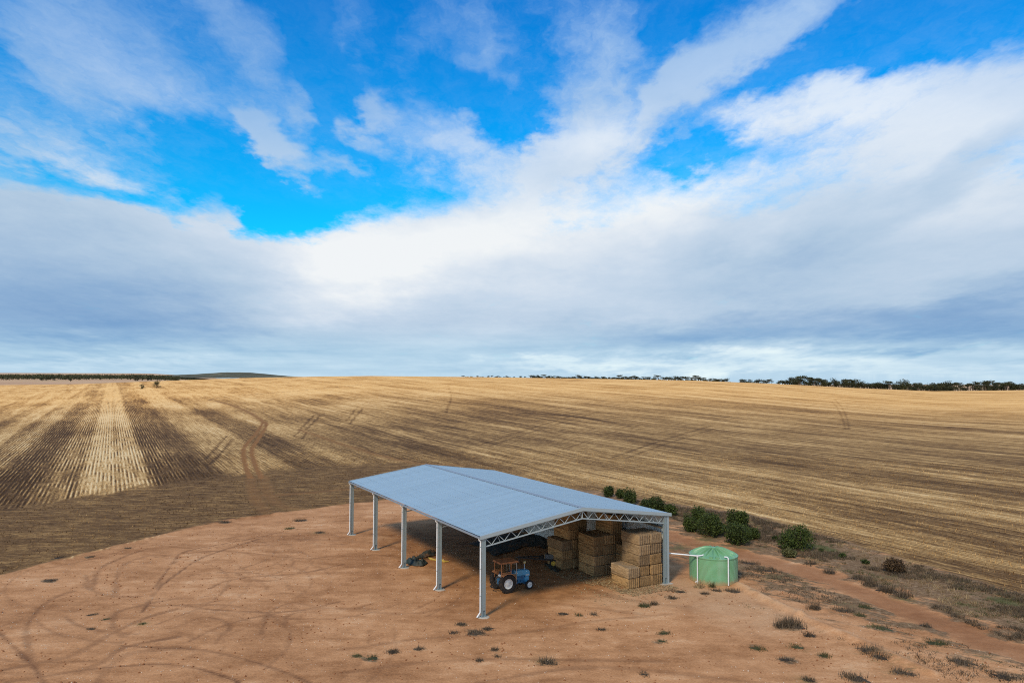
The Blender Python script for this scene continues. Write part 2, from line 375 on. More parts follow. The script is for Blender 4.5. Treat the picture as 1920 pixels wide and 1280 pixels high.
def make_ground():
    ys = [4.0]
    while ys[-1] < 14000:
        y = ys[-1]
        ys.append(y + (0.5 if y < 36 else 0.2 + max(0, y - 50) * 0.0042 if y < 220 else (y - 220) * 0.012 + 0.9))
    ys = np.array(ys); nx = 860
    t = np.linspace(-1, 1, nx)
    Y = np.repeat(ys[:, None], nx, 1); X = t[None, :] * (ys[:, None] * 0.92 + 45)
    x = X.ravel(); y = Y.ravel(); n = len(x)
    P = np.stack([x, y], 1)
    z = terrain(x, y)
    field = np.ones(n); head = np.zeros(n); red = np.zeros(n); dark = np.zeros(n); wear = np.zeros(n); scrub = np.zeros(n); track = np.zeros(n); floor = np.zeros(n); sand = np.zeros(n)
    nr = np.where(y < 260)[0]; Q = P[nr]
    wob = (fbm(Q[:, 0] * .5, Q[:, 1] * .5, 11, 4) - .47) * 2.2
    sd = seg_dist(Q, smooth_poly(PADW, 5)); sd = np.where(inside(Q, PAD_POLY), -sd, sd) + wob * .7
    field[nr] = sstep(-.35, .35, sd)
    hd = seg_dist(Q, HEADW); ins = inside(Q, HEAD_POLY); hd = np.where(ins, hd, -hd) + wob
    hd = hd + (fbm(Q[:, 0] * .8, Q[:, 1] * .25, 13, 3) - .44) * 14
    head[nr] = sstep(-4, 6, hd)
    def paint(arr, lst, wob_amt, gap):
        for pts, w, s in lst:
            pw = smooth_poly(poly_w(pts) if pts[0][1] > 400 else pts); lo = pw.min(0) - 8; hi = pw.max(0) + 8
            k = np.where((x > lo[0]) & (x < hi[0]) & (y > lo[1]) & (y < hi[1]))[0]
            if not len(k): continue
            A = P[k]; dd = seg_dist(A, pw) + (fbm(A[:, 0] * .9, A[:, 1] * .9, 21, 3) - .45) * w * wob_amt
            dist = np.hypot(*pw.mean(0)); ww = max(w, dist * .0011)
            v = s * (1 - sstep(.35, 1.1, dd / ww)) * (1 - gap + gap * 2 * fbm(A[:, 0] * .35, A[:, 1] * .35, 5, 3))
            arr[k] = np.maximum(arr[k], np.clip(v, 0, 1))
    paint(red, RED_TRACKS, 1.0, .35); paint(dark, DARK_TRACKS, 1.0, .3); paint(wear, WEAR, 1.4, .75)
    td = seg_dist(Q, TRACK_R) + wob * 1.3; track[nr] = 1 - sstep(.9, 2.4, td)
    sl = seg_dist(Q, SCRUB_LINE) + wob * 1.5
    u = (Q[:, 0] - SHED_O.x) * SD.x + (Q[:, 1] - SHED_O.y) * SD.y; v = (Q[:, 0] - SHED_O.x) * SE.x + (Q[:, 1] - SHED_O.y) * SE.y
    lowr = sstep(17, 28, v) * .77 * (1 - sstep(60, 75, v))
    sc = np.maximum((1 - sstep(2.0, 5.5, sl)), lowr) * (1 - track[nr] * .72)
    scrub[nr] = np.clip(sc, 0, 1)
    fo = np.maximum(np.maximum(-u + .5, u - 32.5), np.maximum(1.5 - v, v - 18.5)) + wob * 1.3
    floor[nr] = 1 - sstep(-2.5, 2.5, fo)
    # pale sand washed out in front of the bales and round the tank
    sx = seg_dist(Q, poly_w([(1180, 1122), (1270, 1105), (1340, 1118), (1420, 1150)])) + wob
    sand[nr] = (1 - sstep(.8, 6.0, sx)) * (.55 + .9 * (fbm(Q[:, 0] * .6, Q[:, 1] * .6, 31, 4) - .3))
    # ruts pressed in and a low sand bank by the trench
    z[nr] -= wear[nr] * .045 + red[nr] * .06 + track[nr] * .10
    bank = poly_w([(1385, 1097), (1425, 1117), (1465, 1136), (1500, 1152)])
    bd = seg_dist(Q, bank); z[nr] += .34 * np.exp(-(bd / .42) ** 2)
    sand[nr] = np.maximum(sand[nr], np.exp(-(bd / .5) ** 2))
    bank2 = poly_w([(1500, 1155), (1560, 1180), (1640, 1215), (1740, 1260)]); bd2 = seg_dist(Q, bank2)
    z[nr] += .22 * np.exp(-(bd2 / .45) ** 2)
    bd3 = seg_dist(Q, smooth_poly(PADW[:7], 4)); z[nr] += .16 * np.exp(-(bd3 / .7) ** 2) * (.5 + fbm(Q[:, 0] * .5, Q[:, 1] * .5, 8, 3))
    # clods and lumps
    z[nr] += (fbm(Q[:, 0] * 1.3, Q[:, 1] * 1.3, 41, 3) - .44) * .10 * (.35 + scrub[nr]) * (1 - sstep(110, 200, Q[:, 1]))
    # beyond the paddock
    pxv = 960 + F_PX * x / y
    dcr, _ = crest(np.clip(pxv, -700, 2600)); beyond = sstep(0, 25, y - dcr)
    me = bpy.data.meshes.new('ground'); ny = len(ys)
    me.vertices.add(n); me.vertices.foreach_set('co', np.stack([x, y, z], 1).astype(np.float32).ravel())
    i = np.arange(ny - 1)[:, None] * nx + np.arange(nx - 1)[None, :]
    q = np.stack([i, i + 1, i + nx + 1, i + nx], -1).reshape(-1, 4)
    me.loops.add(q.size); me.loops.foreach_set('vertex_index', q.ravel().astype(np.int32))
    me.polygons.add(len(q)); me.polygons.foreach_set('loop_start', (np.arange(len(q)) * 4).astype(np.int32))
    me.polygons.foreach_set('use_smooth', np.ones(len(q), bool))
    for nm, a in dict(field=field, head=head, red=red, dark=dark, wear=wear, scrub=scrub, track=track, floor=floor, sand=sand, beyond=beyond).items():
        at = me.attributes.new(nm, 'FLOAT', 'POINT'); at.data.foreach_set('value', a.astype(np.float32))
    me.update()
    globals()['GROUND_XY'] = P; globals()['GROUND_SCRUB'] = scrub
    o = bpy.data.objects.new('ground', me); COL.objects.link(o); o['kind'] = 'structure'
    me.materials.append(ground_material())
    return o


# ------------------------------------------------------------------ field colour shared by the soil and the standing stubble
def field_nodes(g, pos):
    c = g.vm('DOT_PRODUCT', pos, (CD[0], CD[1], 0)); w = g.vm('DOT_PRODUCT', pos, (WD[0], WD[1], 0))
    wig = g.noise(g.vec(g.m('MULTIPLY', c, .02), g.m('MULTIPLY', w, .012)), 1.0, 3, .5)
    cw = g.m('ADD', c, g.m('MULTIPLY', g.m('SUBTRACT', wig, .5), 7.0))
    b1 = g.noise(g.vec(g.m('MULTIPLY', cw, .085), g.m('MULTIPLY', w, .0055), 4.0), 1.0, 3, .55)
    b2 = g.noise(g.vec(g.m('MULTIPLY', cw, .40), g.m('MULTIPLY', w, .016), 9.0), 1.0, 5, .65)
    b4 = g.noise(g.vec(g.m('MULTIPLY', c, .75), g.m('MULTIPLY', w, .30), 12.0), 1.0, 5, .72)
    b3 = g.noise(g.vec(g.m('MULTIPLY', c, 1.7), g.m('MULTIPLY', w, .05), 2.0), 1.0, 5, .70)
    pt = g.noise(g.vec(g.m('MULTIPLY', c, .03), g.m('MULTIPLY', w, .014), 17.0), 1.0, 4, .6)
    dist = g.vm('LENGTH', pos)
    far = g.mapr(dist, 150, 560)  # sunlit far paddock painted into the colour: straw brightens with distance
    strips = g.ramp(g.mapr(c, -60, 60, smooth=False), [(0.0, .5), (.06, .70), (.09, .35), (.14, .66), (.20, .62), (.22, .28), (.26, .62), (.29, .66), (.305, .25), (.335, .60), (.35, .62), (.365, .22), (.41, .18), (.43, .50),
                                                       (.46, .46), (.472, .88), (.505, .92), (.512, .62), (.52, .86), (.545, .82), (.558, .22), (.64, .22), (.665, .60), (.75, .70), (.77, .30), (.83, .28), (.86, .62), (.92, .58), (1.0, .5)])
    sx = g.m('MULTIPLY', g.m('SUBTRACT', g.xyz(strips)[0], .5), g.m('MULTIPLY', g.mapr(g.m('ABSOLUTE', c), 62, 45), g.mapr(dist, 800, 250, .45, .80)))
    calm = g.m('SUBTRACT', 1.0, g.m('MULTIPLY', g.m('MULTIPLY', g.mapr(g.m('ABSOLUTE', c), 66, 50), g.mapr(dist, 500, 250)), .62))
    v = g.m('ADD', g.m('MULTIPLY', g.m('SUBTRACT', b1, .5), .95), g.m('MULTIPLY', g.m('SUBTRACT', b2, .5), 1.05))
    v = g.m('MULTIPLY', v, calm)
    v = g.m('ADD', v, g.m('MULTIPLY', g.m('SUBTRACT', pt, .5), .95))
    v = g.m('ADD', g.m('ADD', v, sx), g.m('MULTIPLY', g.m('SUBTRACT', b3, .5), 1.1))
    v = g.m('ADD', v, g.m('MULTIPLY', g.m('SUBTRACT', b4, .5), .9))
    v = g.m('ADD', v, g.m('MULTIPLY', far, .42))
    v = g.m('ADD', v, .425)
    return c, w, v, far


STRAW_STOPS = [(0.0, (.060, .029, .010)), (.30, (.155, .082, .031)), (.52, (.33, .187, .068)), (.75, (.58, .36, .145)), (1.0, (.76, .55, .29))]


def mat(name, rough=.9, metal=0.0, spec=.3):
    m = bpy.data.materials.new(name); m.use_nodes = True; g = NT(m.node_tree)
    b = m.node_tree.nodes['Principled BSDF']; b.inputs['Roughness'].default_value = rough; b.inputs['Metallic'].default_value = metal
    b.inputs['Specular IOR Level'].default_value = spec
    return m, g, b


def ground_material():
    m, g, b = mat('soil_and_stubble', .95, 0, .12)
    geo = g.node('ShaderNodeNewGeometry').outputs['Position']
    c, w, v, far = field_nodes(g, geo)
    head = g.attr('head'); dark = g.attr('dark'); red = g.attr('red')
    rowph = g.m('SINE', g.m('MULTIPLY', c, 2 * math.pi / .62))
    gap = g.noise(g.vec(g.m('MULTIPLY', c, .5), g.m('MULTIPLY', w, .12), 6.0), 1.0, 3, .6)
    rowamt = g.m('MULTIPLY', g.mapr(gap, .38, .62), g.m('SUBTRACT', 1.0, head))
    strip_c = g.m('MULTIPLY', g.mapr(c, -26, -20), g.mapr(c, 14, 8))
    rowamt = g.m('MULTIPLY', rowamt, g.m('MULTIPLY_ADD', strip_c, .30, .13))
    vr = g.m('MULTIPLY_ADD', rowph, rowamt, v)
    hn = g.noise(g.vm('MULTIPLY', geo, (.5, 1.1, 1)), 1.0, 6, .7)
    hn2 = g.noise(g.vm('MULTIPLY', geo, (.16, .5, 1)), 1.0, 5, .65)
    hv = g.m('ADD', g.m('MULTIPLY_ADD', hn, 1.05, -.53), g.m('MULTIPLY', hn2, .62))
    vv = g.m('ADD', g.m('MULTIPLY', vr, g.m('SUBTRACT', 1.0, head)), g.m('MULTIPLY', hv, head))
    vv = g.m('SUBTRACT', vv, g.m('MULTIPLY', dark, .42))
    grit = g.noise(geo, 3.2, 5, .75)
    vv = g.m('ADD', vv, g.m('MULTIPLY', g.m('SUBTRACT', grit, .5), .75))
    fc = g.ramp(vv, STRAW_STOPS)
    sunlit_gold = g.mix(1.0, fc, (1.25, .98, .62), 'MULTIPLY')  # golden sunlight on the distant stubble, put into its colour
    fc = g.mix(g.m('MULTIPLY', far, .8), fc, sunlit_gold)
    # fallow country past the paddock
    bn = g.noise(g.vm('MULTIPLY', geo, (.002, .0045, 0)), 1.0, 3, .5)
    fc = g.mix(g.attr('beyond'), fc, g.ramp(bn, [(.35, (.44, .26, .14)), (.5, (.58, .36, .21)), (.65, (.48, .33, .16))]))
    redc = g.mix(g.noise(geo, .8, 4, .6), (.185, .083, .026), (.32, .146, .050))
    fc = g.mix(g.m('MULTIPLY', red, 1.25, clamp=True), fc, redc)
    # dirt pad
    n1 = g.noise(geo, .10, 4, .6); n2 = g.noise(geo, .7, 6, .65); n3 = g.noise(g.vm('MULTIPLY', geo, (.22, .75, .5)), 1.0, 5, .65); n4 = g.noise(geo, 7.0, 4, .75)
    pv = g.m('ADD', g.m('ADD', g.m('MULTIPLY', n1, .95), g.m('MULTIPLY', n2, .55)), g.m('ADD', g.m('MULTIPLY', n3, .65), g.m('MULTIPLY', n4, .60)))
    pad = g.ramp(g.m('MULTIPLY', pv, 1 / 2.75), [(.33, (.150, .060, .024)), (.43, (.335, .150, .060)), (.53, (.53, .262, .117)), (.64, (.72, .44, .24))])
    sandn = g.m('MULTIPLY', g.attr('sand'), g.mapr(n2, .25, .6, .45, 1.0))
    pad = g.mix(sandn, pad, g.mix(n4, (.46, .25, .12), (.66, .41, .23)))
    pad = g.mix(g.m('MULTIPLY', g.attr('wear'), .95), pad, (.150, .066, .031))
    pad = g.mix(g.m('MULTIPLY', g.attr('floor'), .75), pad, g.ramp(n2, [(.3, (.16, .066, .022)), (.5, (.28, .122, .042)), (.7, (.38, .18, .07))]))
    # trodden floor under and beside the shed, chaff and oil in it
    tr = g.attr('track'); pad = g.mix(g.m('MULTIPLY', tr, .6), pad, g.mix(n2, (.20, .075, .030), (.31, .135, .060)))
    sc = g.attr('scrub'); TD_ = g.vm('DOT_PRODUCT', geo, (.80, -.60, 0)); TC_ = g.vm('DOT_PRODUCT', geo, (.60, .80, 0))
    sn = g.noise(g.vec(g.m('MULTIPLY', TD_, .33), g.m('MULTIPLY', TC_, .85), 0.0), 1.0, 7, .72); sn2 = g.noise(geo, 2.6, 5, .75)
    litter = g.ramp(sn2, [(.3, (.062, .037, .017)), (.5, (.15, .099, .053)), (.7, (.33, .23, .135))])
    scm = g.mapr(g.m('ADD', sc, g.m('MULTIPLY', g.m('SUBTRACT', sn, .5), 2.6)), .50, .80)
    pad = g.mix(g.m('MULTIPLY', g.m('MULTIPLY', scm, .85), g.mapr(sc, .05, .3)), pad, litter)
    green = g.mapr(g.m('ADD', g.noise(geo, .16, 3, .5), g.m('MULTIPLY', g.m('SUBTRACT', sn2, .5), .5)), .58, .68)
    pad = g.mix(g.m('MULTIPLY', g.m('MULTIPLY', green, sc), .7), pad, (.055, .085, .022))
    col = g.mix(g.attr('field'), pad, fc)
    g.put(b.inputs['Base Color'], col)
    rowh = g.m('MULTIPLY', rowph, g.m('MULTIPLY', rowamt, 2.0))
    hgt = g.m('ADD', g.m('ADD', g.m('MULTIPLY', n4, .6), g.m('MULTIPLY', n2, 1.2)), g.m('ADD', g.m('MULTIPLY', grit, .8), g.m('MULTIPLY', rowh, g.attr('field'))))
    g.put(b.inputs['Normal'], g.bump(hgt, .55, .10))
    return m


ground = make_ground()


# ================================================================== mesh helpers
class MB:
    """collects boxes, tubes, sheets into ONE mesh"""
    def __init__(s): s.v = []; s.f = []
    def add(s, vs, fs):
        o = len(s.v); s.v += [tuple(p) for p in vs]; s.f += [tuple(i + o for i in f) for f in fs]; return s
    def box(s, lo, hi, M=None):
        x0, y0, z0 = lo; x1, y1, z1 = hi
        vs = [Vector(p) for p in ((x0, y0, z0), (x1, y0, z0), (x1, y1, z0), (x0, y1, z0), (x0, y0, z1), (x1, y0, z1), (x1, y1, z1), (x0, y1, z1))]
        if M is not None: vs = [M @ p for p in vs]
        return s.add(vs, [(3, 2, 1, 0), (4, 5, 6, 7), (0, 1, 5, 4), (1, 2, 6, 5), (2, 3, 7, 6), (3, 0, 4, 7)])
    def bar(s, a, b, w, h, up=(0, 0, 1)):
        a = Vector(a); b = Vector(b); d = b - a; L = d.length; d.normalize(); up = Vector(up)
        if abs(d.dot(up)) > .98: up = Vector((1, 0, 0))
        x = d.cross(up).normalized(); y = x.cross(d).normalized()
        M = Matrix((x, d, y)).transposed().to_4x4(); M.translation = a
        return s.box((-w / 2, 0, -h / 2), (w / 2, L, h / 2), M)
    def tube(s, pts, r, n=8, cap=True):
        pts = [Vector(p) for p in pts]; rs = r if isinstance(r, (list, tuple)) else [r] * len(pts)
        vs = []; prev = None
        for i, p in enumerate(pts):
            d = (pts[min(i + 1, len(pts) - 1)] - pts[max(i - 1, 0)]).normalized()
            if prev is None:
                u = Vector((0, 0, 1)) if abs(d.z) < .9 else Vector((1, 0, 0)); x = d.cross(u).normalized()
            else:
                x = (prev - d * prev.dot(d)).normalized()
            prev = x; y = d.cross(x)
            vs += [p + (x * math.cos(2 * math.pi * k / n) + y * math.sin(2 * math.pi * k / n)) * rs[i] for k in range(n)]
        fs = [(i * n + k, i * n + (k + 1) % n, (i + 1) * n + (k + 1) % n, (i + 1) * n + k) for i in range(len(pts) - 1) for k in range(n)]
        if cap: fs += [tuple(range(n))[::-1], tuple((len(pts) - 1) * n + k for k in range(n))]
        return s.add(vs, fs)
    def lathe(s, prof, n=32, axis='Z', c=(0, 0, 0), close=False):
        """prof: (radius, height) pairs turned about an axis through c"""
        vs = []
        for r, h in prof:
            for k in range(n):
                a = 2 * math.pi * k / n; p, q = r * math.cos(a), r * math.sin(a)
                vs.append((c[0] + p, c[1] + q, c[2] + h) if axis == 'Z' else (c[0] + p, c[1] + h, c[2] + q))
        m = len(prof); fs = []
        for i in range(m - (0 if close else 1)):
            j = (i + 1) % m
            for k in range(n):
                k2 = (k + 1) % n; fs.append((i * n + k, i * n + k2, j * n + k2, j * n + k))
        return s.add(vs, fs)
    def prism(s, pts, y0, y1):
        """outline in x,z pulled along y"""
        n = len(pts); vs = [(a, y0, b) for a, b in pts] + [(a, y1, b) for a, b in pts]
        return s.add(vs, [tuple(range(n))[::-1], tuple(range(n, 2 * n))] + [(i, (i + 1) % n, n + (i + 1) % n, n + i) for i in range(n)])
    def mesh(s, name, m, smooth=None, bevel=0.0):
        me = bpy.data.meshes.new(name); me.from_pydata(s.v, [], s.f)
        bm = bmesh.new(); bm.from_mesh(me); bmesh.ops.recalc_face_normals(bm, faces=bm.faces)
        if bevel: bmesh.ops.bevel(bm, geom=list(bm.edges), offset=bevel, segments=2, affect='EDGES', clamp_overlap=True)
        bm.to_mesh(me); bm.free()
        if m is not None: me.materials.append(m)
        if smooth is not None:
            me.shade_smooth(); me.set_sharp_from_angle(angle=R(smooth))
        return me
    def build(s, name, m, parent=None, smooth=None, bevel=0.0):
        return put(name, s.mesh(name, m, smooth, bevel), parent)


def put(name, me, parent=None, loc=None, rot=None):
    o = bpy.data.objects.new(name, me); COL.objects.link(o)
    if parent is not None: o.parent = parent
    if loc is not None: o.location = loc
    if rot is not None: o.rotation_euler = rot
    return o


def tag(o, label, cat, group=None, kind=None):
    if label: o['label'] = label
    if cat: o['category'] = cat
    if group: o['group'] = group
    if kind: o['kind'] = kind
    return o


def thing(name, label, cat, loc, rz=0.0, group=None):
    o = put(name, None, None, loc, (0, 0, rz)); o.empty_display_size = .3
    return tag(o, label, cat, group)


def raw_mesh(name, verts, faces4=None, faces3=None, m=None, attrs=None, smooth=False):
    me = bpy.data.meshes.new(name); verts = np.asarray(verts, np.float32)
    me.vertices.add(len(verts)); me.vertices.foreach_set('co', verts.ravel())
    fs = faces4 if faces4 is not None else faces3; k = fs.shape[1]
    me.loops.add(fs.size); me.loops.foreach_set('vertex_index', fs.astype(np.int32).ravel())
    me.polygons.add(len(fs)); me.polygons.foreach_set('loop_start', (np.arange(len(fs)) * k).astype(np.int32))
    if smooth: me.polygons.foreach_set('use_smooth', np.ones(len(fs), bool))
    for nm, a in (attrs or {}).items():
        at = me.attributes.new(nm, 'FLOAT', 'POINT'); at.data.foreach_set('value', np.asarray(a, np.float32))
    me.update()
    if m: me.materials.append(m)
    return me


# ================================================================== materials
def simple(name, col, rough=.6, metal=0., spec=.4, var=.18, scale=6., bump=0., dirt=None, dirt_amt=.5, dirt_scale=3.):
    m, g, b = mat(name, rough, metal, spec)
    p = g.node('ShaderNodeTexCoord').outputs['Object']
    n = g.noise(p, scale, 5, .65)
    c = g.mix(n, tuple(x * (1 - var) for x in col), tuple(min(1, x * (1 + var)) for x in col))
    if dirt:
        dn = g.noise(p, dirt_scale, 6, .7)
        c = g.mix(g.m('MULTIPLY', g.mapr(dn, .45, .68), dirt_amt), c, dirt)
    g.put(b.inputs['Base Color'], c)
    g.put(b.inputs['Roughness'], g.m('MULTIPLY_ADD', g.m('SUBTRACT', n, .5), .3, rough))
    if bump: g.put(b.inputs['Normal'], g.bump(n, bump, .02))
    return m


M = {}
M['roof'] = simple('zinc_roofing', (.345, .455, .52), .45, .35, .5, .07, 1.3)
_g = NT(M['roof'].node_tree); _b = M['roof'].node_tree.nodes['Principled BSDF']
_src = _b.inputs['Base Color'].links[0].from_socket
_or = _g.node('ShaderNodeObjectInfo').outputs['Random']; _tc = _g.node('ShaderNodeTexCoord').outputs['Object']
_st = _g.noise(_g.vm('ADD', _g.vm('MULTIPLY', _tc, (5.0, .25, 1.0)), _g.vec(_g.m('MULTIPLY', _or, 50.0), 0.0, 0.0)), 1.0, 5, .65)
_k = _g.m('ADD', _g.m('MULTIPLY_ADD', _g.m('SUBTRACT', _or, .5), .07, 1.0), _g.m('MULTIPLY', _g.m('SUBTRACT', _st, .5), .16))
_c = _g.mix(1.0, _src, _g.vec(_k, _k, _k), 'MULTIPLY')
_c = _g.mix(_g.mapr(_st, .60, .75, 0, .14), _c, (.36, .30, .24))
_g.put(_b.inputs['Base Color'], _c)
M['galv'] = simple('galvanised_steel', (.27, .335, .345), .5, .35, .5, .10, 2.0, dirt=(.40, .36, .30), dirt_amt=.25, dirt_scale=1.2)
M['galv_light'] = simple('galvanised_flashing', (.36, .42, .43), .5, .25, .5, .06, 2.0)
M['wall'] = simple('wall_cladding', (.76, .79, .75), .5, .1, .5, .08, 1.0, dirt=(.42, .36, .28), dirt_amt=.3, dirt_scale=.8)
M['pvc'] = simple('white_pvc', (.68, .69, .68), .35, 0, .5, .04, 3.0, dirt=(.55, .45, .35), dirt_amt=.25)
M['concrete'] = simple('concrete', (.42, .36, .29), .95, 0, .2, .2, 5, .3)
M['timber'] = simple('brown_timber', (.22, .15, .085), .85, 0, .2, .25, 4)
M['gutter'] = simple('gutter_steel', (.30, .34, .37), .5, .4, .5, .08, 2)
M['tank'] = simple('green_tank_plastic', (.155, .345, .168), .34, 0, .5, .07, .9, dirt=(.22, .30, .18), dirt_amt=.35, dirt_scale=1.0)
_g = NT(M['tank'].node_tree); _b = M['tank'].node_tree.nodes['Principled BSDF']; _src = _b.inputs['Base Color'].links[0].from_socket
_tc = _g.node('ShaderNodeTexCoord').outputs['Object']; _z = _g.xyz(_tc)[2]; _n = _g.noise(_g.vm('MULTIPLY', _tc, (2.2, 2.2, 1.0)), 1.0, 5, .7)
_sp = _g.mapr(_g.m('SUBTRACT', _z, _g.m('MULTIPLY', _n, .9)), .05, -.35, 0, .7)       # soil splashed on the foot of the wall
_fd = _g.noise(_g.vm('MULTIPLY', _tc, (1.6, 1.6, .22)), 1.0, 4, .6)
_c = _g.mix(_g.mapr(_fd, .48, .70, 0, .28), _src, (.30, .45, .30))
_g.put(_b.inputs['Base Color'], _g.mix(_sp, _c, (.40, .24, .12)))
M['tyre'] = simple('tyre_rubber', (.022, .020, .019), .85, 0, .25, .3, 5, dirt=(.12, .07, .04), dirt_amt=.45, dirt_scale=6)
M['rim_white'] = simple('white_painted_rim', (.70, .69, .64), .5, 0, .4, .08, 6, dirt=(.36, .22, .12), dirt_amt=.5, dirt_scale=7)
M['blue'] = simple('blue_tractor_paint', (.07, .32, .50), .42, 0, .5, .12, 4, dirt=(.16, .20, .24), dirt_amt=.4, dirt_scale=5)
M['dkblue'] = simple('blue_engine_paint', (.035, .16, .30), .6, 0, .4, .25, 6, dirt=(.04, .03, .025), dirt_amt=.7, dirt_scale=5)
M['rust'] = simple('rusty_sheet', (.46, .17, .06), .8, 0, .25, .35, 5, dirt=(.16, .05, .025), dirt_amt=.8, dirt_scale=4)
M['rust_orange'] = simple('faded_orange_paint', (.58, .23, .08), .7, 0, .3, .25, 5, dirt=(.22, .08, .04), dirt_amt=.6, dirt_scale=5)
M['frame_white'] = simple('white_cab_paint', (.50, .44, .36), .6, 0, .4, .15, 6, dirt=(.25, .12, .06), dirt_amt=.6, dirt_scale=6)
M['tan'] = simple('tan_door_panel', (.25, .165, .085), .8, 0, .3, .2, 6)
M['black'] = simple('black_iron', (.03, .028, .026), .7, .1, .4, .3, 6, dirt=(.10, .05, .03), dirt_amt=.4)
M['seat'] = simple('worn_vinyl', (.05, .045, .042), .7, 0, .4, .2, 6)
M['yellow'] = simple('yellow_rim_paint', (.62, .40, .05), .6, 0, .4, .1, 6, dirt=(.25, .13, .05), dirt_amt=.5)
M['grey'] = simple('grey_trailer_steel', (.14, .145, .145), .7, .2, .4, .2, 4, dirt=(.14, .08, .05), dirt_amt=.4)
M['cloth'] = simple('dark_shade_cloth', (.034, .040, .035), .85, 0, .2, .35, 2.5, dirt=(.24, .11, .045), dirt_amt=.7, dirt_scale=.9)
M['greencloth'] = simple('dark_green_tarpaulin', (.022, .036, .032), .6, 0, .4, .35, 4, dirt=(.13, .065, .03), dirt_amt=.3, dirt_scale=2)
M['strap'] = simple('yellow_strap', (.50, .34, .06), .8, 0, .3, .2, 6, dirt=(.3, .16, .08), dirt_amt=.5)
M['bark'] = simple('bark', (.12, .09, .065), .9, 0, .2, .3, 3)
M['stone'] = simple('limestone_pebble', (.60, .48, .36), .9, 0, .2, .25, 1.0)
M['glass'] = None
gm, gg, gb = mat('dusty_glass', .15, 0, .5)
gb.inputs['Base Color'].default_value = (.90, .90, .86, 1); gb.inputs['Transmission Weight'].default_value = 1.0; gb.inputs['Roughness'].default_value = .02; gb.inputs['IOR'].default_value = 1.05
M['glass'] = gm


BW, BL, BH = 1.22, 2.46, .885


def straw_material(name, tone, grey):
    m, g, b = mat(name, .95, 0, .15)
    tc = g.node('ShaderNodeTexCoord').outputs['Object']
    oi = g.node('ShaderNodeObjectInfo').outputs['Random']
    p = g.vm('ADD', tc, g.vec(g.m('MULTIPLY', oi, 37.0), g.m('MULTIPLY', oi, 91.0), g.m('MULTIPLY', oi, 53.0)))
    lay = g.noise(g.vm('MULTIPLY', p, (3.0, 1.6, 9.0)), 1.0, 5, .7)
    fib = g.noise(g.vm('MULTIPLY', p, (13, 13, 24)), 1.0, 4, .75)
    pat = g.noise(p, 1.1, 4, .6)
    v = g.m('ADD', g.m('ADD', g.m('MULTIPLY', lay, .45), g.m('MULTIPLY', fib, .50)), g.m('MULTIPLY', pat, .35))
    v = g.m('ADD', v, g.m('MULTIPLY', g.m('SUBTRACT', oi, .5), .20))
    c = g.ramp(v, [(.40, tuple(x * .34 for x in tone)), (.58, tuple(x * .78 for x in tone)), (.72, tone), (.92, tuple(min(1, x * 1.5) for x in tone))])
    ox, oy, oz = g.xyz(tc)
    flk = g.m('POWER', g.m('ABSOLUTE', g.m('SINE', g.m('MULTIPLY', g.m('ADD', ox, g.m('MULTIPLY', g.noise(p, 2.2, 2, .5), .10)), math.pi / .195))), .6)
    endm = g.mapr(g.m('ABSOLUTE', oy), BL * .46, BL * .485)
    c = g.mix(g.m('MULTIPLY', endm, .85), c, g.mix(1.0, c, (.62, .62, .66), 'MULTIPLY'))
    c = g.mix(g.m('MULTIPLY', endm, g.mapr(flk, .70, .20, 0, .70)), c, tuple(x * .16 for x in tone))
    side = g.m('SUBTRACT', 1.0, endm)
    strk = g.noise(g.vm('MULTIPLY', p, (1.2, .9, 8.5)), 1.0, 3, .6)
    c = g.mix(g.m('MULTIPLY', side, g.mapr(strk, .46, .38, 0, .75)), c, tuple(x * .28 for x in tone))
    gz = g.xyz(g.node('ShaderNodeNewGeometry').outputs['True Normal'])[2]
    top = g.m('MAXIMUM', g.mapr(gz, .5, .9), grey)
    gc = g.ramp(v, [(.40, (.075, .050, .030)), (.62, (.175, .120, .072)), (.9, (.34, .255, .165))])
    c = g.mix(g.m('MULTIPLY', top, g.mapr(pat, .3, .55, .45, .95)), c, gc)
    g.put(b.inputs['Base Color'], c)
    g.put(b.inputs['Normal'], g.bump(g.m('ADD', fib, lay), .7, .04))
    return m


M['straw'] = straw_material('golden_straw', (.52, .315, .135), 0.0)
M['straw_grey'] = straw_material('weathered_straw', (.45, .29, .14), .55)


def leaf_material(name, dark, light):
    m, g, b = mat(name, .7, 0, .25)
    a = g.attr('tone'); oi = g.node('ShaderNodeObjectInfo').outputs['Random']
    f = g.m('ADD', a, g.m('MULTIPLY', g.m('SUBTRACT', oi, .5), .35), clamp=True)
    g.put(b.inputs['Base Color'], g.mix(f, dark, light))
    return m


M['leaf_bush'] = leaf_material('bush_leaves', (.016, .026, .005), (.080, .105, .015))
M['leaf_olive'] = leaf_material('olive_leaves', (.05, .055, .018), (.14, .13, .045))
M['leaf_brown'] = leaf_material('brown_twigs', (.035, .020, .010), (.13, .075, .030))
M['leaf_tree'] = leaf_material('gum_leaves', (.022, .026, .010), (.080, .080, .028))
M['weed_dark'] = leaf_material('dead_weed', (.040, .027, .016), (.18, .13, .080))
M['weed_green'] = leaf_material('green_weed', (.042, .042, .015), (.125, .122, .045))
M['weed_tan'] = leaf_material('dry_grass', (.16, .10, .045), (.46, .33, .17))


def stubble_material():
    m, g, b = mat('standing_stubble', .9, 0, .15)
    geo = g.node('ShaderNodeNewGeometry').outputs['Position']
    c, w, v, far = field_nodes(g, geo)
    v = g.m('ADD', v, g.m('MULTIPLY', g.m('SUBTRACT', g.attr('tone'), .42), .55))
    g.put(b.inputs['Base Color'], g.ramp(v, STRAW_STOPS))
    return m


